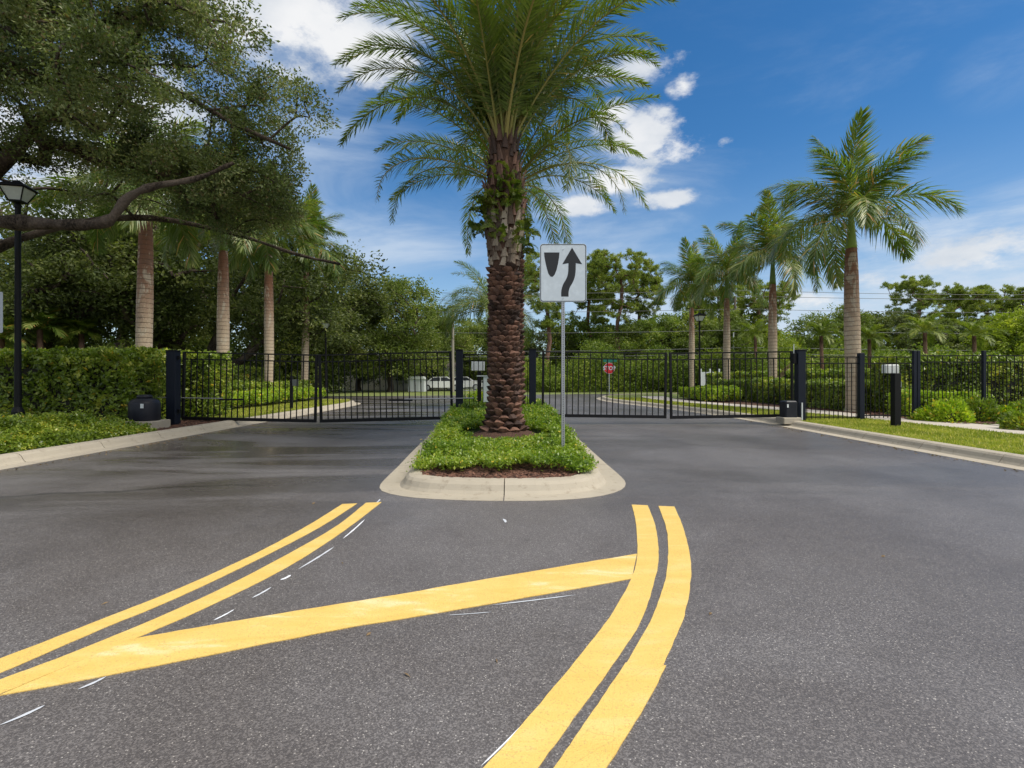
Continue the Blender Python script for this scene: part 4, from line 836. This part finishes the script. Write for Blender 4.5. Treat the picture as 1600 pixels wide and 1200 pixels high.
# small palms far off
def small_palm(label, x, y, h, L, seed, mat='tree_mid'):
    root = thing('small_palm', label, 'palm tree', (x, y, 0), group='small palms in the background scrub'); r = np.random.default_rng(seed); g = G(); g.tube([(0, 0, 0), (.05, 0, h*.5), (0, 0, h)], [.17, .13, .12], 9); g.build('trunk', MT['pinebark'], root, smooth=True)
    gs, gl = frond_geo(L, 0, 1.6, 34, .55, .07, seed, plum=.3, hang=.5); p = gl.build('frond', LF[mat], root)
    for k in range(17):
        o = p if k == 0 else clone(p, root); az = k*2.4; el_ = math.radians(80-75*k/16); o.location = (0, 0, h); o.rotation_euler = (Matrix.Rotation(az, 3, 'Z') @ Matrix.Rotation(-el_, 3, 'Y')).to_euler()
for i, (px, Y, yc, L, m_, lb) in enumerate([(1283, 38, 525, 1.8, 'tree_mid', 'small palm in the scrub left of the tallest royal palm'), (1358, 38, 530, 1.6, 'tree_mid', 'small palm just right of the tallest royal palm trunk'), (1445, 36, 520, 2.1, 'tree_mid', 'small palm with arching fronds above the right hedge'), (1522, 36, 525, 2.0, 'tree_mid', 'small palm behind the slim fence post on the right'),
                                      (1180, 44, 525, 2.2, 'tree_mid', 'small palm seen behind the right gate leaf'), (127, 26, 522, .95, 'fern', 'small bright palm above the left hedge'), (62, 25, 515, 1.5, 'royal', 'brownish fan shaped palm above the left hedge by the lamp'), (2, 24, 530, 1.3, 'royal', 'palm at the left picture edge over the hedge'), (250, 30, 540, 1.4, 'tree_mid', 'low palm right of the nearest left palm trunk')]):
    small_palm(lb, A(px, Y), Y, ZZ(yc, Y), L, 600+i, m_)

# ------------------------------------------------------------------ gates and fences
pick_cache = {}
def picket(parent, x, z0, z1, w=.026):
    key = (round(z1-z0, 3), w)
    if key not in pick_cache:
        g = G(); g.box(-w/2, w/2, -w/2, w/2, 0, z1-z0, .003); o = g.build('picket', MT['black'], parent); pick_cache[key] = o.data
    else: o = link(bpy.data.objects.new('picket', pick_cache[key]), parent)
    o.location = (x, 0, z0); return o
def gate_leaf(label, p0, p1, z0, z1, H, n, group='wide black driveway gate leaves'):
    """p0,p1 ground points of the two ends; leaf hangs from z0 (at p0) to z1 (at p1)"""
    dx, dy = p1[0]-p0[0], p1[1]-p0[1]; L = math.hypot(dx, dy); t = thing('gate_leaf', label, 'gate', (p0[0], p0[1], z0), 0, group); t.rotation_euler = (0, -math.asin((z1-z0)/L), math.atan2(dy, dx))
    s = .065
    for x in (0, L-s): g = G(); g.box(x, x+s, -.032, .032, 0, H, .006); g.build('stile', MT['black'], t)
    g = G(); g.box(s, L-s, -.02, .02, H-.04, H-.004); g.build('top_rail', MT['black'], t)
    g = G(); g.box(s, L-s, -.018, .018, H-.22, H-.19); g.build('middle_rail', MT['black'], t)
    g = G(); g.box(s, L-s, -.03, .03, 0.0, .085); g.build('bottom_rail', MT['black'], t)
    for i in range(n): x = s+(L-2*s)*(i+1)/(n+1); picket(t, x, .086, (H-.041 if i % 2 else H-.221))
    return t
GY = 14.0
LEAF1 = gate_leaf('leftmost gate leaf, beside the black drum housing', (A(284, GY), GY), (A(494, GY), GY+.02), .16, .08, 1.865, 21)
LEAF2 = gate_leaf('second gate leaf from the left, meeting the island post', (A(708, GY), GY+.02), (A(500, GY), GY), .17, .08, 1.865, 21)
GR = 14.5
gate_leaf('third gate leaf from the left, behind the sign post', (A(846, GR), GR), (A(1041, GR), GR), .20, .155, 1.865, 20)
gate_leaf('rightmost gate leaf, beside the right gate post', (A(1240, GR+.1), GR+.1), (A(1047, GR), GR), .19, .14, 1.88, 20)
def gate_post(label, px, Y, w, y_top, z0=.0, cap=True, ant=False, hw=None):
    t = thing('gate_post', label, 'post', (A(px, Y), Y, z0), 0, 'square dark gate posts'); H = ZZ(y_top, Y)-z0; g = G(); g.box(-w/2, w/2, -w/2, w/2, 0, H-.012, .008); g.build('shaft', MT['navy'], t)
    g = G(); g.box(-w/2-.012, w/2+.012, -w/2-.012, w/2+.012, H-.011, H+.015, .006); g.build('cap', MT['black'], t)
    if ant: g = G(); g.tube([(-w*.8, 0, H-.3), (-w*.8, 0, H+.17)], .010, 6); g.build('antenna', MT['white'], t)
    g = G()
    for z in (.35, H-.22): g.box(-w/2-.075*ant-.002, -w/2, -.03, .03, z, z+.09) if ant else g.box(w/2, w/2+.05, -.03, .03, z, z+.09)
    g.build('hinge', MT['black'], t); return t
gate_post('dark gate post at the left kerb, next to the drum housing', 271, 13.1, .235, 548, .06)
gate_post('left one of the two island gate posts', 718, 14.0, .19, 547, .1)
gate_post('right one of the two island gate posts', 832, 14.2, .19, 546, .1)
gate_post('stout gate post on the right kerb with thin white antenna', 1250, 14.2, .215, 547, .08, ant=True)
g = G(); x = A(1253, 14.06); g.tube([(x, 14.06, .05), (x, 14.06, .62)], .022, 8); 
_p = [o for o in COL.objects if o.name.startswith('gate_post')][-1]
_c = g.build('conduit', MT['white'], _p); _c.location = -_p.location
g = G(); g.box(-.22, -.115, -.06, .06, 1.62, 1.90, .01); g.build('junction_box', MT['black'], _p)
def fence(label, pts, posts, z1, n, z0=.15, Y=14.6, name='fence', pw=.09, lowrail=True, group='black picket fence panels', zp=None):
    """pts: px start, px end on depth Y; posts: list of px"""
    x0, x1 = A(pts[0], Y), A(pts[1], Y); t = thing(name, label, 'fence' if name == 'fence' else 'gate', (x0, Y, 0), 0, group); L = x1-x0
    for px in posts: w = pw; g = G(); c = A(px, Y)-x0; g.box(c-w/2, c+w/2, -w/2, w/2, .02, (zp or z1+.10), .006); g.build('post', MT['navy'], t)
    g = G(); g.box(0.0, L, -.016, .016, z1-.03, z1); g.build('top_rail', MT['black'], t)
    g = G(); g.box(0.0, L, -.016, .016, z1-.21, z1-.18); g.build('middle_rail', MT['black'], t)
    if lowrail: g = G(); g.box(0, L, -.016, .016, z0+.05, z0+.08); g.build('bottom_rail', MT['black'], t)
    for i in range(n):
        x = L*(i+.5)/n
        if any(abs(x-(A(px, Y)-x0)) < pw*.6 for px in posts): continue
        # three lengths so that no picket overlaps a rail face: they pass a little in front
        o = picket(t, x, z0 if lowrail else z0, (z1-.031 if i % 2 else z1-.211), .019)
        o.location.y = -.004
    return t
fence('short fence piece between the hedge and the left gate post', (206, 264), [], ZZ(560, 14.4), 9, .12, 14.4)
fence('narrow fence piece on the island behind the big palm trunk', (723, 828), [], ZZ(553, 14.2), 15, .15, 14.2)
fence('fence panel right of the right gate post, ending at a single post', (1257, 1341), [1345], ZZ(557, 14.6), 12, .12, 14.6, pw=.13+.01)
fence('black pedestrian gate over the sidewalk between two posts', (1350, 1424), [], ZZ(557, 14.62), 11, .16, 14.62, name='pedestrian_gate', group='pedestrian gate')
fence('long fence panel from the double post to the slim post', (1440, 1534), [1428.6, 1434.4], ZZ(555, 14.6), 16, .12, 14.6, pw=.088, zp=ZZ(548, 14.6))
fence('fence panel right of the slim post running out of the picture', (1540, 1720), [1537], ZZ(555, 14.6), 30, .12, 14.6, pw=.085, zp=ZZ(548, 14.6))
# gate operators
t = thing('gate_operator', 'round black drum shaped gate motor housing on a concrete block, left kerb', 'gate motor', (A(226, 12.2), 12.2, .1))
g = G(); g.box(-.36, .40, -.34, .34, 0, .19, .015); g.build('concrete_block', MT['curb'], t)
g = G(); g.lathe([(.0, .192), (.315, .192), (.325, .21), (.322, .58), (.30, .65), (.24, .70), (.15, .725)], 32); g.build('housing', MT['plastic'], t, smooth=True)
g = G(); g.lathe([(.0, .722), (.16, .722), (.165, .76), (.14, .80), (.0, .81)], 24); g.build('lid', MT['plastic'], t, smooth=True)
g = G(); g.box(.13, .19, -.325, -.30, .50, .60); o = g.build('sticker', MT['white'], t); 
t = thing('gate_operator', 'black box shaped gate motor on a low concrete block, right gate post', 'gate motor', (A(1232, 14.0), 14.0, .06))
g = G(); g.box(-.24, .24, -.22, .22, 0, .17, .015); g.build('concrete_block', MT['curb'], t)
g = G(); g.box(-.165, .165, -.165, .165, .172, .62, .03); g.build('housing', MT['plastic'], t)
g = G(); g.box(-.13, -.09, -.175, -.166, .44, .53); g.build('sticker', MT['white'], t)
def arm(leaf, px0, px1, pxb0, pxb1, y, Y):
    g = G(); g.tube([(0, 0, 0), (A(px1, Y)-A(px0, Y), 0, -.03)], .014, 8); t = g.build('gate_arm', MT['galv'], leaf)
    mi = (Matrix.Translation(leaf.location) @ leaf.rotation_euler.to_matrix().to_4x4()).inverted() @ Matrix.Translation((A(px0, Y), Y, ZZ(y, Y))); t.matrix_basis = mi
    g = G(); a, b = A(pxb0, Y)-A(px0, Y), A(pxb1, Y)-A(px0, Y); g.box(a, b, -.03, .03, -.08, -.035, .006); g.build('bracket', MT['black'], t)
arm(LEAF1, 243, 348, 343, 379, 621, 13.85)
arm(LEAF2, 740, 632, 644, 608, 622, 13.85)

# ------------------------------------------------------------------ island furniture
t = thing('utility_cabinet', 'pale green grey cabinet half hidden behind the front palm trunk', 'cabinet', (A(771, 12.6), 12.6, .3)); H0 = ZZ(587, 12.6)-.3
g = G(); g.box(-.24, .24, -.16, .16, .42, H0-.02, .01); g.build('cabinet_body', MT['cabinet'], t)
g = G(); g.box(-.40, .27, -.18, .18, H0-.019, H0+.005); g.build('lid', MT['cabinet'], t)
g = G(); g.box(-.17, .17, -.12, .12, 0, .42, .01); g.build('pedestal', MT['black'], t)
t = thing('card_reader_post', 'dark post with a small white plate left of the front palm trunk', 'post', (A(749, 15.5), 15.5, .1)); 
g = G(); g.box(-.06, .06, -.06, .06, 0, ZZ(580, 15.5)-.1, .006); g.build('shaft', MT['black'], t)
g = G(); g.box(-.24, .16, -.02, .02, ZZ(579, 15.5)-.1+.002, ZZ(565, 15.5)-.1, .004); g.build('plate', MT['white'], t)
# keep right sign
SY = 7.35; sxp = A(880, SY); t = thing('keep_right_sign', 'white keep right sign with black curved arrow on a perforated steel post', 'road sign', (sxp, SY, .12))
zt = ZZ(381, SY)-.12; zb_ = ZZ(472, SY)-.12; wS = 73/F*SY
def rrect(w, h, rad, n=6, cx=0, cz=0):
    o = []
    for qx, qz, a0 in ((1, 1, 0), (-1, 1, 90), (-1, -1, 180), (1, -1, 270)):
        for k in range(n+1): a = math.radians(a0+90*k/n); o.append((cx+qx*(w/2-rad)+rad*math.cos(a), cz+qz*(h/2-rad)+rad*math.sin(a)))
    return o
cz = (zt+zb_)/2; hS = zt-zb_
g = G(); g.prism(rrect(wS, hS, .045, cz=cz), -.003, .0); pan = g.build('panel', MT['signwhite'], t)
def ring_strip(o, i_, y): 
    g = G(); n = len(o); g.add([(x, y, z) for x, z in o]+[(x, y, z) for x, z in i_], [(k, (k+1) % n, n+(k+1) % n, n+k) for k in range(n)]); return g
ring_strip(rrect(wS-.014, hS-.014, .040, cz=cz), rrect(wS-.034, hS-.034, .032, cz=cz), -.0042).build('border', MT['signblack'], t)
def flat(name, poly, y, mat, parent): 
    me = bpy.data.meshes.new(name); me.from_pydata([(x, y, z) for x, z in poly], [], [list(range(len(poly)))]); me.materials.append(mat); return link(bpy.data.objects.new(name, me), parent)
def SP(x, y): return ((x-880)*SY/F, ZZ(y, SY)-.12)
# island symbol and arrow read off the photograph of the panel
isl = [SP(850, 394.5), SP(874.2, 394.5), SP(873.6, 402), SP(872, 412), SP(869.5, 422), SP(866.8, 429), SP(864, 432.2), SP(862, 432.6), SP(860, 432), SP(857, 428), SP(854.5, 420), SP(852, 409), SP(850.6, 401)]
flat('island_symbol', isl, -.0042, MT['signblack'], t)
cl_ = catmull([(882.6, 463.5), (882.8, 455), (885, 447), (889, 440), (892, 433), (893.6, 424), (893.9, 411)], 4)
a_ = off(np.array([SP(*p) for p in cl_]), -.053); b_ = off(np.array([SP(*p) for p in cl_]), .053)
g = G(); m = len(a_); g.add([(p[0], -.0042, p[1]) for p in a_]+[(p[0], -.0042, p[1]) for p in b_], [(i, m+i, m+i+1, i+1) for i in range(m-1)]); g.build('arrow_stem', MT['signblack'], t)
flat('arrow_head', [SP(878.5, 413), SP(893.8, 387), SP(909.5, 413), SP(899.6, 411.2), SP(888.2, 411.2)], -.0046, MT['signblack'], t)
g = G()
for px, py in ((880, 390), (880, 466)): x, z = SP(px, py); g.tube([(x, -.004, z), (x, -.010, z)], .008, 10)
g.build('bolt', MT['galv'], t)
# perforated square post: a real open grid on the front face
g = G(); w = .045; pitch = .0254*1.0; hole = .0068; z = 0.0; nh = int((zb_+.45)/pitch); y0 = .001
g.box(-w/2, w/2, y0+.003, y0+w, 0, nh*pitch)      # body just behind the front plate
for k in range(nh):
    za, zc_ = k*pitch, (k+1)*pitch; zm = (za+zc_)/2
    o8 = [(-w/2, za), (w/2, za), (w/2, zc_), (-w/2, zc_)]; i8 = [(-hole, zm-hole), (hole, zm-hole), (hole, zm+hole), (-hole, zm+hole)]
    g.add([(x, y0, zz) for x, zz in o8]+[(x, y0, zz) for x, zz in i8], [(j, (j+1) % 4, 4+(j+1) % 4, 4+j) for j in range(4)])
g.build('post', MT['galv'], t)
g = G()
for k in range(nh): zm = (k+.5)*pitch; g.add([(-hole, y0+.0025, zm-hole), (hole, y0+.0025, zm-hole), (hole, y0+.0025, zm+hole), (-hole, y0+.0025, zm+hole)], [(0, 1, 2, 3)])
g.build('post_hole_shade', MT['signblack'], t, kind='stuff')  # black squares set behind the holes, painting the shade inside the post
# stop sign beyond the gate
def text_mesh(name, body, size, mat, parent, loc, rot=(PI/2, 0, 0), bold=.0):
    cu = bpy.data.curves.new(name, 'FONT'); cu.body = body; cu.size = size; cu.align_x = 'CENTER'; cu.align_y = 'CENTER'; cu.extrude = .001; cu.offset = bold
    o = bpy.data.objects.new(name, cu); COL.objects.link(o); dg = bpy.context.evaluated_depsgraph_get(); me = bpy.data.meshes.new_from_object(o.evaluated_get(dg)); bpy.data.objects.remove(o)
    me.materials.clear(); me.materials.append(mat); o = link(bpy.data.objects.new(name, me), parent); o.location = loc; o.rotation_euler = rot; return o
TY = 35.7; t = thing('stop_sign', 'red octagonal stop sign with green street name blade above, beyond the gate', 'road sign', (A(952, TY), TY, .05))
zc = ZZ(575.5, TY)-.05; oc = lambda R, y=0: [(R*math.cos(math.radians(22.5+45*k)), zc+R*math.sin(math.radians(22.5+45*k))) for k in range(8)]
g = G(); g.prism(oc(.41), -.003, 0); g.build('panel', MT['signwhite'], t); g = G(); g.prism(oc(.385), -.010, -.004); g.build('face', MT['red'], t)
text_mesh('lettering', 'STOP', .36, MT['signwhite'], t, (0, -.014, zc), bold=.01)
g = G(); g.box(-.42, .52, -.01, .0, zc+.44, zc+.68); g.build('street_blade', MT['green'], t)
g = G(); g.box(-.03, .03, .002, .05, 0, zc+.44); g.build('post', MT['galv'], t)

# ------------------------------------------------------------------ right side and left side furniture
BY = 12.6; t = thing('bollard_post', 'black square post standing at the sidewalk edge before the pedestrian gate', 'post', (A(1399.5, BY), BY, .1))
g = G(); g.box(-.078, .078, -.078, .078, 0, ZZ(583, BY)-.1, .006); g.build('shaft', MT['black'], t)
g = G(); g.box(.079, .105, -.05, .05, ZZ(605, BY)-.1, ZZ(596, BY)-.1); g.build('keypad', MT['galv'], t)
t = thing('reader_box', 'white rectangular reader box on a slim post behind the pedestrian gate', 'box', (A(1391, 15.1), 15.1, .1)); zz = ZZ(583, 15.1)-.1
g = G(); g.box(-.20, .20, -.10, .10, zz, zz+.25, .02); g.build('housing', MT['white'], t)
g = G(); g.box(.10, .17, -.035, .035, 0, zz-.001, .005); g.build('shaft', MT['black'], t)
KY = 19.6; t = thing('keypad_post', 'dark entry keypad post on the lawn beyond the left gate leaves', 'post', (A(455.5, KY), KY, .1))
g = G(); g.box(-.05, .05, -.05, .05, 0, ZZ(588, KY)-.1, .006); g.build('shaft', MT['black'], t)
g = G(); g.box(.051, .24, -.06, .06, ZZ(603, KY)-.1, ZZ(593, KY)-.1, .01); g.build('keypad', MT['grey_back'], t)
BY2 = 15.9; t = thing('road_sign', 'grey back of a small road sign on a slim post behind the leftmost gate leaf', 'road sign', (A(315, BY2), BY2, .1)); z0_, z1_ = ZZ(602, BY2)-.1, ZZ(571, BY2)-.1
g = G(); g.prism(rrect(.43, z1_-z0_, .03, cz=(z0_+z1_)/2), -.002, .002); g.build('panel', MT['grey_back'], t)
g = G(); g.box(-.016, .016, -.030, -.003, 0, z1_-.03); g.build('post', MT['galv'], t)
SY2 = 10.5; t = thing('road_sign', 'grey back of a sign cut off by the left picture edge, beside the lamp post', 'road sign', (A(-16, SY2), SY2, .1)); z0_, z1_ = ZZ(520, SY2)-.1, ZZ(456, SY2)-.1
g = G(); g.prism(rrect(.54, z1_-z0_, .03, cz=(z0_+z1_)/2), -.002, .002); g.build('panel', MT['galv'], t)
g = G(); g.box(-.025, .025, .003, .045, 0, z1_-.03); g.build('post', MT['galv'], t)

def lamp(label, px, Y, ytop, sc=1.0, z0=.1):
    t = thing('street_lamp', label, 'street lamp', (A(px, Y), Y, z0), .25, 'black lantern street lamps'); H = ZZ(ytop, Y)-z0; h = .50*sc
    zb_ = H-h
    g = G(); g.lathe([(.11, 0), (.11, .5), (.085, .56), (.062, .6), (.056, 2.0), (.050, zb_-.12), (.06, zb_-.10), (.06, zb_-.05), (.035, zb_-.02), (.09*sc, zb_)], 16); g.build('pole', MT['black'], t, smooth=False)
    b0, b1 = .115*sc, .225*sc; zc_, zd = zb_+.02, zb_+.30*sc
    def fr(z): return b0+(b1-b0)*(z-zc_)/(zd-zc_)
    cs = [(-1, -1), (1, -1), (1, 1), (-1, 1)]
    for k in range(4):
        a, b = cs[k], cs[(k+1) % 4]; g = G(); i = .93
        g.add([(a[0]*b0*i, a[1]*b0*i, zc_+.01), (b[0]*b0*i, b[1]*b0*i, zc_+.01), (b[0]*b1*i, b[1]*b1*i, zd-.005), (a[0]*b1*i, a[1]*b1*i, zd-.005)], [(0, 1, 2, 3)]); g.build('pane', MT['glass_lamp'], t)
    g = G(); g.box(-b0-.01, b0+.01, -b0-.01, b0+.01, zb_+.001, zc_+.008)
    for a in cs: g.tube([(a[0]*b0, a[1]*b0, zc_), (a[0]*b1, a[1]*b1, zd)], .013*sc, 5)
    for k in range(4): a, b = cs[k], cs[(k+1) % 4]; g.tube([(a[0]*b1, a[1]*b1, zd), (b[0]*b1, b[1]*b1, zd)], .014*sc, 5)
    g.build('lantern_frame', MT['black'], t)
    g = G(); e = b1+.035; rings = [(e, zd+.004), (e, zd+.02), (e*.55, zd+.11*sc), (.07*sc, zd+.135*sc), (.055*sc, zd+.17*sc), (.012, zd+.19*sc)]
    v = []; q = []
    for rr, z in rings: v += [(c[0]*rr, c[1]*rr, z) for c in cs]
    for k in range(len(rings)-1):
        for j in range(4): q.append((k*4+j, k*4+(j+1) % 4, k*4+4+(j+1) % 4, k*4+4+j))
    q += [(3, 2, 1, 0)]; g.add(v, q); g.build('roof', MT['black'], t)
lamp('nearest black lantern lamp post at the left edge before the hedge', 28, 10.7, 281, .95)
lamp('small black lamp post beyond the left gate leaves', 509, 30, 500, 1.0)
lamp('small black lamp post beyond the right gate, between royal palms', 1093, 31, 488, 1.1)

# utility poles and wires
def upole(label, px, Y, ytop, r0, mat, arm_=False):
    t = thing('utility_pole', label, 'utility pole', (A(px, Y), Y, 0), 0); H = ZZ(ytop, Y); g = G(); g.tube([(0, 0, 0), (0, 0, H)], [r0, r0*.7], 10); g.build('shaft', MT[mat], t)
    g = G(); 
    for k, dz in enumerate((.3, 1.1, 1.9)): g.tube([(0, -r0-.02, H-dz), (0, -r0-.14, H-dz)], .04, 6); g.tube([(0, -r0-.14, H-dz-.07), (0, -r0-.14, H-dz+.10)], .05, 6)
    g.build('insulator', MT['galv'], t); return t
upole('concrete utility pole left of the front palm trunk', 707.5, 46, 478, .15, 'pole_conc')
upole('brown wooden utility pole between royal palms on the right', 1148.5, 52, 464, .15, 'pole_wood')
t = thing('utility_pole', 'slim white metal pole beside the wooden utility pole', 'pole', (A(1146, 48), 48, 0)); g = G(); g.tube([(0, 0, 0), (0, 0, ZZ(519, 48))], .06, 10); g.build('shaft', MT['white'], t)
for i, (y1, y2, Y, lb) in enumerate([(449, 456, 48, 'highest overhead wire crossing the sky'), (465, 461, 48.3, 'second overhead wire from the top'), (481, 483, 48.6, 'third overhead wire from the top'), (513, 516, 47, 'middle overhead wire in front of the trees'), (545, 541, 46, 'fifth overhead wire just above the gate tops'), (551, 552, 46, 'lowest overhead wire just above the gate tops')]):
    g = G(); n = 40; x = np.linspace(-70, 70, n); zz_ = np.interp(x, [-70, 70], [ZZ(y1, Y), ZZ(y2, Y)])-.35*(1-np.abs(((x+70) % 46)/23-1)**2)
    g.tube(np.c_[x, np.full(n, Y), zz_], .020, 4, False); tag(g.build('overhead_wire', MT['wire']), lb, 'wire', 'overhead wires along the far street')

# far street: chain link fence, shed, house, car, white fence
t = thing('chain_link_fence', 'low dark mesh fence on the grass across the far street, left of the island', 'fence', (-19, 50, 0))
g = G()
for z in (.04, 1.0): g.tube([(0, 0, z), (20, 0, z)], .022, 5)
g.build('rail', MT['galv'], t)
for k in range(9): g = G(); g.tube([(k*2.5, 0, 0), (k*2.5, 0, 1.05)], .03, 6); g.build('post', MT['galv'], t)
g = G()
for k in range(200): x = k*.1; g.tube([(x, .01, .05), (min(20, x+.9), .01, .98)], .006, 3, False); g.tube([(x, .014, .98), (min(20, x+.9), .014, .05)], .006, 3, False)
g.build('mesh', MT['galv'], t, kind='stuff')
def house(label, x, y, w, d, h, seed):
    t = thing('house', label, 'house', (x, y, 0)); g = G(); g.box(-w/2, w/2, -d/2, d/2, 0, h); g.build('wall', MT['wall'], t)
    g = G(); v = [(-w/2-.3, -d/2-.3, h), (w/2+.3, -d/2-.3, h), (w/2+.3, d/2+.3, h), (-w/2-.3, d/2+.3, h), (-w/2+1, 0, h+1.4), (w/2-1, 0, h+1.4)]; g.add(v, [(0, 1, 5, 4), (2, 3, 4, 5), (3, 2, 1, 0)], [(1, 2, 5), (3, 0, 4)]); g.build('roof', MT['roof'], t)
    for k in range(3): g = G(); cx = -w/3+k*w/3; g.box(cx-.5, cx+.5, -d/2-.04, -d/2-.003, .9, 2.0); o = g.build('window', MT['glass'], t); g = G(); g.box(cx-.56, cx+.56, -d/2-.07, -d/2-.041, .84, .9); g.build('sill', MT['white'], o)
house('pale low house hidden behind trees across the street, left of the island', -12, 58, 12, 6, 2.5, 1)
house('pale house glimpsed behind the oaks far left', -34, 56, 14, 7, 2.6, 2)
t = thing('shed', 'small white slatted shed across the far street, left of the parked car', 'shed', (A(652, 48), 48, 0)); g = G(); g.box(-.75, .75, -.6, .6, 0, 1.15); g.build('wall', MT['fence_white'], t)
for k in range(6): g = G(); g.box(-.72+k*.245, -.50+k*.245, -.64, -.602, .03, 1.12); g.build('slat', MT['fence_white'], t)
g = G(); g.prism([(-.85, 1.15), (.85, 1.15), (.6, 1.42), (-.6, 1.42)], -.7, .7); g.build('roof', MT['white'], t)
def car(label, x, y, rz):
    t = thing('parked_car', label, 'car', (x, y, 0), rz, 'cars parked across the far street'); g = G(); L, W_ = 4.4, .86
    pr = [(-2.2, .35), (-2.2, .75), (-2.0, .88), (-1.35, .95), (-.8, 1.38), (.55, 1.40), (1.25, .97), (2.0, .82), (2.2, .62), (2.2, .35)]
    g.prism(pr, -W_, W_); g.build('body', MT['carpaint'], t)
    for s in (-1, 1):
        y0 = s*(W_+.004)
        for nm, po in (('window', [(-1.15, .98), (-.72, 1.32), (-.12, 1.34), (-.12, .98)]), ('window', [(-.04, .98), (-.04, 1.34), (.5, 1.34), (1.05, .98)])): flat(nm, po, y0, MT['glass'], t)
        for wx in (-1.35, 1.38):
            g = G(); g.tube([(wx, s*(W_-.16), .33), (wx, s*(W_+.02), .33)], .33, 20); o = g.build('wheel', MT['tyre'], t); g = G(); g.tube([(wx, s*(W_+.021), .33), (wx, s*(W_+.03), .33)], .20, 14); g.build('rim', MT['galv'], o)
    for s in (-1, 1): g = G(); g.box(2.15, 2.215, s*.6-.16, s*.6+.16, .6, .72); g.build('headlight', MT['glass_lamp'], t)
car('white car parked across the far street, left of the island gate post', A(690, 50), 50, .1)
car('pale car mostly hidden right behind the first white car', A(722, 53), 53, .1)
t = thing('vinyl_fence', 'white panel fence behind the right hedge between royal palms', 'fence', (A(1095, 40), 40, 0), .1)
for k in range(7):
    g = G(); g.box(k*.75+.05, k*.75+.70, -.02, .02, .1, 1.75 if k < 2 else 1.55); g.build('panel', MT['fence_white'], t)
    g = G(); g.box(k*.75-.045, k*.75+.045, -.05, .05, 0, 2.0 if k < 3 else 1.75); g.build('post', MT['fence_white'], t)
# leaf litter gathered in the gutters
r = np.random.default_rng(91); n = 500; sdn = np.where(r.random(n) < .6, -1, 1); pp = np.c_[sdn*(7.12-np.abs(r.normal(0, .12, n))), r.uniform(5.5, 22, n)]
g = G(); leaves(g, np.c_[pp, np.full(n, .012)], .045, .02, np.c_[r.normal(0, 1, n), r.normal(0, 1, n), r.normal(0, .06, n)], r); tag(g.build('leaf_litter', LF['dry']), 'small dead leaves lying along both gutters', 'leaf litter', kind='stuff')
# fallen leaves and twigs on the asphalt
r = np.random.default_rng(77)
for i, (px, py, L, lb) in enumerate([(636, 1056, .05, 'reddish twig near the bottom middle of the road'), (776, 1034, .035, 'pale straw bit right of the reddish twig'), (1110, 960, .03, 'dark bit right of the outer yellow line'), (576, 992, .035, 'yellow leaf scrap below the broad yellow bar'), (164, 944, .04, 'pale straw left, above the outer yellow line'), (490, 787, .05, 'dark leaf near the start of the left lines'), (535, 881, .02, 'small yellow petal beside the left lines'), (1380, 870, .04, 'brown leaf on the open asphalt at right'), (1367, 694, .09, 'dark leaf in the right gutter')]):
    c = P(px, py); g = G(); a = r.uniform(0, PI); d = np.array([math.cos(a), math.sin(a), 0]); s = np.array([-d[1], d[0], 0])*L*(.12 if i in (0, 1, 4) else .3)
    g.add([(-d*L/2), s*.9+(0, 0, .006), d*L/2+(0, 0, .004), -s+(0, 0, .003), (0, 0, .009)], None, [(0, 4, 1), (1, 4, 2), (2, 4, 3), (3, 4, 0)]); o = g.build('fallen_leaf', LF['dry']); o.location = (c[0], c[1], .003); tag(o, lb, 'leaf', 'fallen bits on the asphalt')
